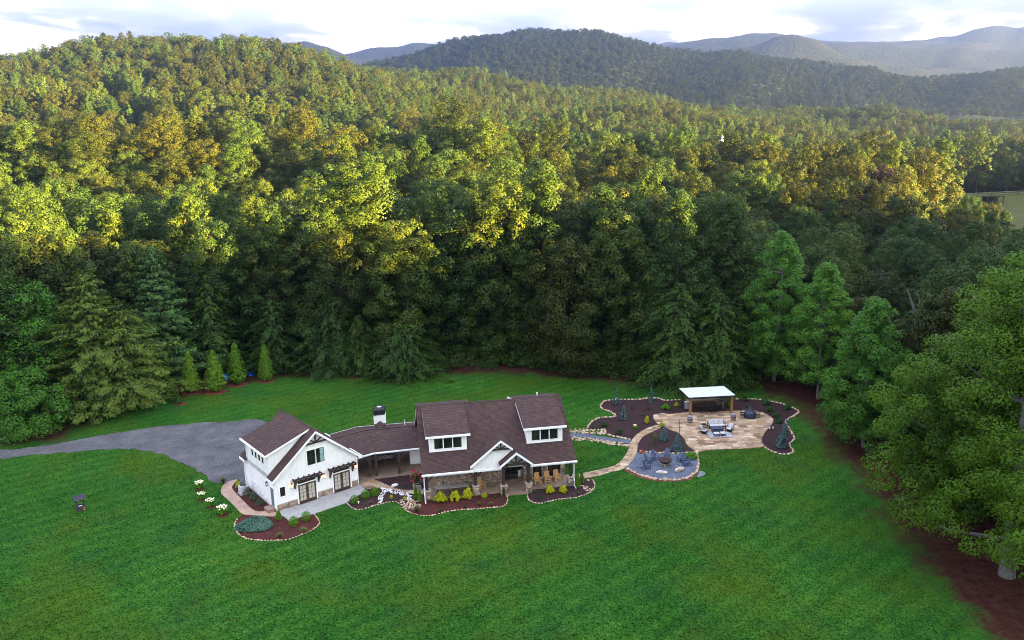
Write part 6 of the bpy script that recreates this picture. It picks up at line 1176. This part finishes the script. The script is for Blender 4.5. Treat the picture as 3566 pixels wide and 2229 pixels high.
for k in range(3):
    x = -.68 + k * .68; MB().box(x - .33, x + .33, -.38, .28, .30, .46).build('seat_cushion', M_CUSH, T, bevel=.05); MB().prism([(x - .33, .20, .46), (x + .33, .20, .46), (x + .33, .36, .95), (x - .33, .36, .95)], (0, .13, .03)).build('back_cushion', M_CUSH, T, bevel=.04)
for (x, y, a, t) in ((690, 1270, .95, 'beside the black side table'), (1365, 1220, -.75, 'on the side of the hooped barrel')):
    p = f2(x, y, .07); T = empty('swivel_chair', p, SA_ + a, 'black framed swivel armchair with pale cushions ' + t, 'armchair', 'swivel armchairs on the patio'); seat_frame(T, .85, .8); MB().box(-.33, .33, -.38, .26, .30, .47).build('seat_cushion', M_CUSH, T, bevel=.05); MB().prism([(-.34, .20, .47), (.34, .20, .47), (.34, .36, .93), (-.34, .36, .93)], (0, .13, .03)).build('back_cushion', M_CUSH, T, bevel=.05); MB().lathe([(.34, 0), (.34, .06), (.12, .08), (.1, .24)], 16).build('swivel_base', M_METAL, T)
p = f2(1040, 1235, .085); T = empty('fire_table', p, SA_, 'dark blue rectangular fire table before the patio sofa', 'table'); MB().box(-.68, .68, -.36, .36, .0, .50).build('body', plain('dark blue panel', (.03, .037, .075), .5), T, bevel=.01); MB().box(-.76, .76, -.42, .42, .50, .56).build('tabletop', plain('dark blue table top', (.035, .042, .085), .4), T, bevel=.01)
for x, t in ((1020, 'the one nearer the left armchair'), (1185, 'the one nearer the right armchair')):
    p = f2(x, 1345 - (x - 1020) * .06, .085); T = empty('ottoman', p, SA_, 'square pale cushioned ottoman on the rug, ' + t, 'ottoman', 'pair of ottomans'); MB().box(-.34, .34, -.3, .3, .28, .44).build('cushion', M_CUSH, T, bevel=.05); MB().box(-.33, .33, -.29, .29, .22, .28).build('frame', M_METAL, T)
    for sx in (-.32, .27):
        for sy in (-.28, .23): MB().box(sx, sx + .05, sy, sy + .05, 0, .22).build('leg', M_METAL, T)
p = f2(690, 1130, .07); T = empty('side_table', p, .3, 'small black side table between armchair and sofa', 'table'); MB().box(-.3, .3, -.3, .3, .46, .5).build('tabletop', M_METAL, T)
for sx in (-.27, .23):
    for sy in (-.27, .23): MB().box(sx, sx + .04, sy, sy + .04, 0, .46).build('leg', M_METAL, T)
def m_rug():
    m, N, L, B = mat('patterned rug'); tc = N.new('ShaderNodeTexCoord'); vo = N.new('ShaderNodeTexVoronoi'); vo.feature = 'DISTANCE_TO_EDGE'; vo.inputs['Scale'].default_value = 9; L.new(tc.outputs['Object'], vo.inputs['Vector']); c = ramp(N, L, vo.outputs['Distance'], [(.10, (.42, .42, .46)), (.16, (.03, .035, .06))]); L.new(c, B.inputs['Base Color']); B.inputs['Roughness'].default_value = .95; return m
p = f2(1085, 1290, .072); T = empty('patio_rug', p, SA_, 'navy and white patterned rug under the ottomans', 'rug'); MB().box(-1.5, 1.5, -1.25, .95, 0, .010).build('pile', m_rug(), T)
bo = MB(); bo.box(-1.54, 1.54, -1.29, -1.23, 0, .014).box(-1.54, 1.54, .93, .99, 0, .014).box(-1.54, -1.48, -1.23, .93, 0, .014).box(1.48, 1.54, -1.23, .93, 0, .014); bo.build('border', M_NAVY, T)
p = f2(1920, 880, .07); T = empty('covered_table', (p.x, p.y + .3, .07), 0, 'patio table and umbrella hidden under a dark pointed cover', 'covered table'); b = MB(); b.lathe([(.78, .02), (.80, .35), (.76, .72), (.42, 1.0), (.2, 1.35), (.05, 1.75)], 14); o = b.build('cover', M_COVER, T)
for v in o.data.vertices: a_ = math.atan2(v.co.y, v.co.x); s_ = 1 + .07 * math.sin(5 * a_ + 3 * v.co.z); v.co.x *= s_; v.co.y *= s_
PC = None
for k, (dx, dy, t) in enumerate(((-1.05, -.1, 'on the barrel side of the covered table'), (1.05, .0, 'on the mulch side of the covered table'), (-.75, .85, 'behind the covered table, nearer the pavilion'), (.8, .85, 'behind the covered table, nearer the looping bed'))):
    if PC is None:
        PC = empty('iron_chair'); MB().box(-.22, .22, -.22, .22, .42, .45).build('seat', M_METAL, PC); b = MB(); b.tube([(-.21, .21, .43), (-.22, .3, .98), (0, .32, 1.05), (.22, .3, .98), (.21, .21, .43)], .016, 6)
        for x in (-.11, 0, .11): b.tube([(x, .22, .45), (x, .31, 1.0)], .01, 5)
        b.build('backrest', M_METAL, PC)
        for sx in (-.2, .2):
            for sy in (-.2, .2): MB().tube([(sx, sy, .43), (sx * 1.1, sy * 1.1, 0)], .016, 6).build('leg', M_METAL, PC)
        o = PC
    else: o = copy_tree(PC)
    o.location = (p.x + dx, p.y + .3 + dy, .07); o.rotation_euler.z = math.atan2(-dy, -dx) + math.pi / 2; tag(o, 'black wrought iron chair ' + t, 'chair', 'iron chairs round the covered table')
p = c3(1088, 640); T = empty('garden_trellis', (p.x, p.y, .05), 0, 'thin black metal garden stake with three crossbars by the blue spruces', 'garden stake'); b = MB(); b.tube([(0, 0, 0), (0, 0, 2.7)], .03, 6)
for z, w_ in ((1.9, .38), (2.15, .34), (2.4, .28)): b.bar((-w_, 0, z), (w_, 0, z), .03, .03)
b.tube([(0, 0, 2.7), (0, 0, 2.85)], [.05, .01], 6); b.build('stake', M_METAL, T)
# ------------------------------------------------------------ single trees that stand out
def T_at(bx, by): p = dp(bx, by); return p
def big(kind, mleaf, mbark, nm, loc, label, cat='tree', group=None, s=1., rz=0.): return tree_proto(nm, kind, mleaf, mbark, label, cat, group, 'crown', (loc.x, loc.y, zg(loc.x, loc.y)), s, rz)
G6 = 'young upright trees along the red track'
big(broadleaf(101, 23.4, 5.9, .12, prof_poplar, 170, 190, .29, 1, 5, .24, .22, (.15, .25)), M_YOUNG, M_PALE_BARK, 'young_tree', T_at(1828, 900), 'tall pointed young tree with a bare pale trunk, furthest from the camera of three', group=G6)
big(broadleaf(102, 19.8, 5.1, .15, prof_poplar, 160, 190, .28, 1, 5, .22, .22, (.15, .25)), M_YOUNG, M_PALE_BARK, 'young_tree', T_at(1932, 942), 'pointed young tree with white trunk standing between its two taller and nearer fellows', group=G6)
big(broadleaf(103, 18.2, 5.5, .10, prof_poplar, 180, 210, .27, 2, 5, .22, .25, (.15, .25)), M_YOUNG, M_PALE_BARK, 'young_tree', T_at(2040, 1055), 'full leafy young tree nearest the camera, beside the red leaf track', group=G6)
big(broadleaf(111, 26.8, 10.2, .13, prof_oak, 210, 400, .25, 6, 9, .46, .5, (.10, .19)), M_HERO, M_PALE_BARK, 'great_tree', Vector((41.0, 55.3, 0)), 'great spreading tree with a thick pale trunk at the corner of the lawn')
big(broadleaf(112, 17, 7.6, .10, prof_oak, 190, 240, .30, 4, 7, .4, .4, (.13, .22)), M_HERO, M_PALE_BARK, 'broad_tree', Vector((44.5, 68.5, 0)), 'bushy broad tree just beyond the great tree, leaning over the red track')
big(broadleaf(113, 21, 7.5, .12, prof_oak, 190, 220, .32, 4, 7, .4, .4, (.13, .22)), M_HERO, M_PALE_BARK, 'broad_tree', Vector((53.5, 70, 0)), 'tall broad tree behind the great tree with an arching bare limb')
big(broadleaf(114, 19, 6.5, .14, prof_oak, 150, 180, .36, 3, 7, .35, .4, (.15, .25)), M_OAK, M_BARK, 'broad_tree', Vector((52, 84, 0)), 'dark broad tree behind the nearest young tree')
big(broadleaf(115, 22, 8.5, .1, prof_oak, 200, 220, .32, 4, 7, .4, .4, (.13, .22)), M_HERO, M_PALE_BARK, 'broad_tree', Vector((53.5, 57, 0)), 'leafy broad tree at the picture edge beyond the great trunk')
# cedars and pines on the left
big(conifer(121, 20.0, 5.4, .03, 40, 15, 90, .46, .55, .06, .45, .42, .3, .92, .1), M_OLIVE, M_BARK, 'feathery_cedar', Vector((-60.5, 103, 0)), 'huge feathery olive green cedar above the gravel drive')
big(conifer(122, 14.0, 5.8, .02, 34, 15, 80, .44, .5, .08, .35, .34, .25, .92, .1), M_OLIVE, M_BARK, 'feathery_cedar', Vector((-56.5, 104.5, 0)), 'brownish spreading cedar beside the utility box')
big(conifer(123, 22.0, 6.4, .03, 40, 15, 90, .46, .66, .0, .24, .5, .3, 1, .12), M_PINE, M_BARK, 'white_pine', Vector((-57.3, 117, 0)), 'tall soft white pine with layered branches behind the cedars')
big(conifer(124, 24, 6.0, .3, 26, 11, 80, .5, .6, .0, .3, .42, .3, .85, .12), M_OLIVE, M_BARK, 'tall_pine', Vector((-72, 121, 0)), 'flat topped pine with a bare trunk rising over the cedars')
big(conifer(125, 17, 5.2, .03, 32, 13, 75, .45, .75, .15, .3, .36, .25, .95), M_CEDAR, M_BARK, 'dark_cedar', Vector((-50.5, 120, 0)), 'dark cedar in deep shade behind the first clipped evergreen')
for k, (x, y, h, r, m, t) in enumerate(((-66.0, 94, 8.5, 6.0, M_YOUNG, 'green thicket bush at the picture edge by the drive'), (-60.0, 99, 6.5, 4.6, M_OLIVE, 'leafy thicket bush where drive and lawn meet the cedars'), (-69.5, 101.5, 19.5, 7.6, M_YOUNG, 'tall bright leafy tree above the asphalt lane'), (-78, 110, 18, 6.5, M_OAK, 'round leafy tree at the picture edge beyond the drive'), (-55, 107.5, 5, 3.2, M_HERO, 'low leafy bush just behind the utility box'))):
    big(broadleaf(130 + k, h, r, .0, prof_oak, 110, 200, .30, 3, 6, .2, .4, (.16, .28)), m, M_BARK, 'thicket_bush', Vector((x, y, 0)), t, 'bush')
# hemlock-like cedars along the back of the lawn
G7 = 'dark cedars along the back of the lawn'
HK = dict(droop=.32, rag=.26, asp=.34)
ced = [((640, 886), 12.5, 4.2, 'dark cedar behind the last clipped evergreen'), ((775, 890), 13.5, 5.2, 'broad dark cedar beyond the garage roof'), ((845, 884), 9.5, 3.8, 'smaller dark cedar beyond the garage ridge'), ((950, 902), 9.6, 5.0, 'round dark cedar bulging onto the lawn above the chimney'),
       ((1612, 925), 16, 5.4, 'tall dark cedar beyond the silvery young cedars'), ((1705, 925), 14.5, 4.8, 'tall dark cedar directly behind the pavilion roof')]
for k, (b, h, r, t) in enumerate(ced):
    p = dp(*b); big(conifer(140 + k, h, r * 1.12, .02, int(22 + h), 15, 80, .38, .48, .20, .32, .42, .18, 1), M_CEDAR, M_BARK, 'dark_cedar', Vector((p.x, p.y + r * .75, 0)), t, 'cedar', G7)
# undergrowth closing the foot of the wood
def undergrowth():
    rg = np.random.default_rng(77); E = [p for p in FOREST_EDGE[4:24]]; P3 = [Vector((p.x, p.y, 0)) for p in E]; L_ = spline(P3, 1.1, False); Vs = []; Qs = []; n = 0
    for rowi in range(3):
        for p in L_:
            q = Vector((p.x + rg.normal(0, .9), p.y + 1.2 + rowi * 2.4 + rg.normal(0, .8), 0))
            if q.x > 44: q.x += 1.5 + rowi * 2
            h = rg.uniform(1.2, 3.6) * (1 + .4 * rowi); r = rg.uniform(1.0, 1.9); nb = 10
            D = unit(rg.normal(size=(nb, 3))); D[:, 2] = np.abs(D[:, 2]); C = D * np.array([r, r, h]) * rg.uniform(.4, .85, nb)[:, None] + np.array([q.x, q.y, zg(q.x, q.y)]); V, Q, _n = blob_leaves(C, np.full(nb, r * .5), 30, .36, rg); Vs.append(V); Qs.append(Q + n); n += len(V)
    tag(link('undergrowth', np_mesh('undergrowth', np.vstack(Vs), np.vstack(Qs), [M_EDGE])), 'dark leafy undergrowth closing the foot of the wood', kind='stuff')
undergrowth()
# bare and flowering trees, far things
def snag(loc, h, seed, label, m):
    rg = random.Random(seed); T = empty('dead_tree', loc, 0, label, 'dead tree'); mb = MB()
    def grow(p, d, l, r, lv):
        q = p + d * l; mb.tube([p, p.lerp(q, .5) + Vector((rg.uniform(-.1, .1), rg.uniform(-.1, .1), 0)) * l * .4, q], [r, r * .8, r * .55], 6, False)
        if lv:
            for k in range(rg.choice((2, 3))): grow(q, (d + Vector((rg.uniform(-.8, .8), rg.uniform(-.6, .6), rg.uniform(-.1, .6)))).normalized(), l * rg.uniform(.55, .8), r * .55, lv - 1)
    grow(Vector((0, 0, 0)), Vector((.03, 0, 1)), h * .42, h * .02, 4); mb.build('branches', m, T)
a, b, c = ray(395 * K, 505 * K); Yd = 150; snag((a / b * Yd, Yd, HC + c / b * Yd - 12), 11, 4, 'bare grey dead tree among the sunlit trees beyond the wood edge', M_PALE_BARK)
a, b, c = ray(2165 * K, 740 * K); Yd = 92; T = empty('dead_snag', (a / b * Yd, Yd, 0), 0, 'white forked snag over the dark trees behind the young trees', 'dead tree'); mb = MB(); zt = HC + c / b * Yd
mb.tube([(0, 0, 0), (0, 0, zt)], [.35, .22], 8).tube([(0, 0, zt - .3), (-.9, .2, zt + 2.0), (-1.4, .2, zt + 3.2)], [.2, .13, .05], 6).tube([(0, 0, zt - .3), (.3, 0, zt + 1.8), (-.2, .1, zt + 2.6)], [.18, .1, .05], 6).tube([(0, 0, zt - .2), (.9, .1, zt + 1.6), (1.3, .1, zt + 3.0)], [.18, .1, .05], 6); mb.build('branches', M_PALE_BARK, T)
M_MAUVE = leafmat('mauve blossom trees', [(.018, .013, .020), (.026, .018, .025), (.036, .026, .032)], nscale=.5)
for k, (x, y, Yd, t) in enumerate(((2085, 408, 205, 'mauve brown tree top below the tall yellow tree'), (2040, 455, 178, 'mauve brown tree top between green crowns nearer the field'), (2125, 418, 215, 'mauve brown tree top next to the tall yellow tree'))):
    a, b, c = ray(x * K, y * K); xx = a / b * Yd; zt = HC + c / b * Yd; z0 = zg(xx, Yd); big(broadleaf(160 + k, max(8, zt - z0 + 2), 5.2, .4, prof_oak, 50, 60, .7, 2, 5), M_MAUVE, M_BARK, 'mauve_tree', Vector((xx, Yd, 0)), t, 'tree', 'mauve trees by the field')
fm = m_ground('dry field', [(.3, (.032, .058, .010)), (.5, (.060, .060, .016)), (.7, (.042, .072, .012))], .05, 1.5)
def field():
    P = spline([Vector((*p, 0)) for p in FIELD], 6); xs = np.array([p.x for p in P]); ys = np.array([p.y for p in P]); c = Vector((xs.mean(), ys.mean())); V = [(c.x, c.y, zg(c.x, c.y) + .5)]; R_ = 12; n = len(P)
    for k in range(1, R_ + 1):
        for p in P: x, y = c.x + (p.x - c.x) * k / R_, c.y + (p.y - c.y) * k / R_; V.append((x, y, zg(x, y) + .5))
    F_ = [(0, 1 + i, 1 + (i + 1) % n) for i in range(n)] + [(1 + (k - 1) * n + i, 1 + k * n + i, 1 + k * n + (i + 1) % n, 1 + (k - 1) * n + (i + 1) % n) for k in range(1, R_) for i in range(n)]
    me = bpy.data.meshes.new('field'); me.from_pydata(V, [], F_); me.materials.append(fm); me.update(); tag(link('field', me), 'dry grass field beyond the wood on the right', kind='structure')
field()
Fp = [(x, 330 - (x - 160) * .0, 0) for x in range(196, 268, 6)]; T = empty('field_fence', (215, 330, 0), 0, 'long pale board fence along the far side of the field', 'fence'); b = MB(); zz = [zg(x, y) + .5 for x, y, _ in Fp]
for h_ in (.7, 1.5): 
    for i in range(len(Fp) - 1): b.bar((Fp[i][0] - 215, 0, zz[i] + h_), (Fp[i + 1][0] - 215, 0, zz[i + 1] + h_), .06, .14)
b.build('rails', M_GREYW, T); pb = MB()
for i in range(len(Fp)): pb.box(Fp[i][0] - 215 - .07, Fp[i][0] - 215 + .07, .06, .2, zz[i] - .3, zz[i] + 1.9)
pb.build('posts', M_BLACK, T)['kind'] = 'stuff'
z0 = zg(205, 318) + .5; T = empty('field_shelter', (207, 318, z0), -.1, 'dark open shed in the field in front of the fence', 'shed'); MB().slab([(-3.6, -2.4, 2.9), (3.6, -2.4, 2.9), (3.6, 2.4, 2.5), (-3.6, 2.4, 2.5)], .2).build('roof', M_BLACK, T); MB().box(-3.3, 3.3, 2.0, 2.2, 0, 2.4).build('wall', M_BLACK, T)
for x in (-3.2, 0, 3.2): MB().box(x - .12, x + .12, -2.2, -1.96, 0, 2.7).build('post', M_BLACK, T)
a, b, c = ray(2211 * K, 437 * K); Yd = 300; z0 = zg(a / b * Yd, Yd); T = empty('utility_pole', (a / b * Yd, Yd, z0), 0, 'thin pale utility pole at the end of the field', 'utility pole'); h_ = HC + ray(2211 * K, 403 * K)[2] / b * Yd - z0; MB().tube([(0, 0, 0), (0, 0, h_)], [.13, .1], 8).build('pole', M_PALE_BARK, T); MB().bar((-.9, 0, h_ - .5), (.9, 0, h_ - .5), .12, .14).build('crossarm', M_PALE_BARK, T)
a, b, c = ray(1706 * K, 319 * K); Yd = 440; zt = HC + c / b * Yd; z0 = zg(a / b * Yd, Yd); T = empty('white_silo', (a / b * Yd, Yd, z0), 0, 'small white tower poking out of the wood', 'silo'); MB().lathe([(.8, 0), (.8, zt - z0 - .6), (1.1, zt - z0 - .2), (.5, zt - z0)], 16).build('shaft', M_TRIM, T)

# grass blades standing on the lawn, clear of beds, walks and buildings
def lawn_blades():
    rg = np.random.default_rng(12); n = 190000; Y = 33 + 85 * rg.random(n) ** 1.15; X = (rg.random(n) * 2 - 1) * .84 * Y; ok = poly_sd(X, Y, LAWN) > 1.2
    blocks = SHEETS + [[Gf(-.5, -.2).to_2d(), Gf(9.8, -.2).to_2d(), Gf(9.8, 8.6).to_2d(), Gf(-.5, 8.6).to_2d()], [Mf(-9, -.9).to_2d(), Mf(16.3, -.9).to_2d(), Mf(16.3, 14).to_2d(), Mf(-9, 16).to_2d()]]
    for P in blocks:
        x0, x1, y0, y1 = min(p.x for p in P), max(p.x for p in P), min(p.y for p in P), max(p.y for p in P); k = np.where(ok & (X > x0 - .2) & (X < x1 + .2) & (Y > y0 - .2) & (Y < y1 + .2))[0]
        if len(k): ok[k] &= poly_sd(X[k], Y[k], P) < -.06
    X, Y = X[ok], Y[ok]; n = len(X); pc = bpy.data.collections.new('blade_kinds'); mg = m_lawn(True)
    for i in range(3):
        V, Q = rosette(200 + i, .15, 9, .035, .9); o = bpy.data.objects.new('b%d' % i, np_mesh('b%d' % i, V, Q, [mg])); pc.objects.link(o)
    me = bpy.data.meshes.new('grass'); me.vertices.add(n); me.vertices.foreach_set('co', np.stack([X, Y, np.zeros(n)], 1).astype(np.float32).ravel())
    for nm, ty, dat in (('pid', 'INT', rg.integers(0, 3, n).astype(np.int32)), ('rz', 'FLOAT', rg.uniform(0, 6.28, n).astype(np.float32)), ('scl', 'FLOAT', (rg.uniform(.5, 1.15, n) * (1 + .12 * smooth_noise(X, Y, 1.7, 3))).astype(np.float32))): me.attributes.new(nm, ty, 'POINT').data.foreach_set('value', dat)
    o = tag(link('grass', me), 'short green grass standing on the lawn', kind='stuff'); g = bpy.data.node_groups['far_wood'].copy(); next(q for q in g.nodes if q.type == 'COLLECTION_INFO').inputs['Collection'].default_value = pc; o.modifiers.new('blades', 'NODES').node_group = g
lawn_blades()
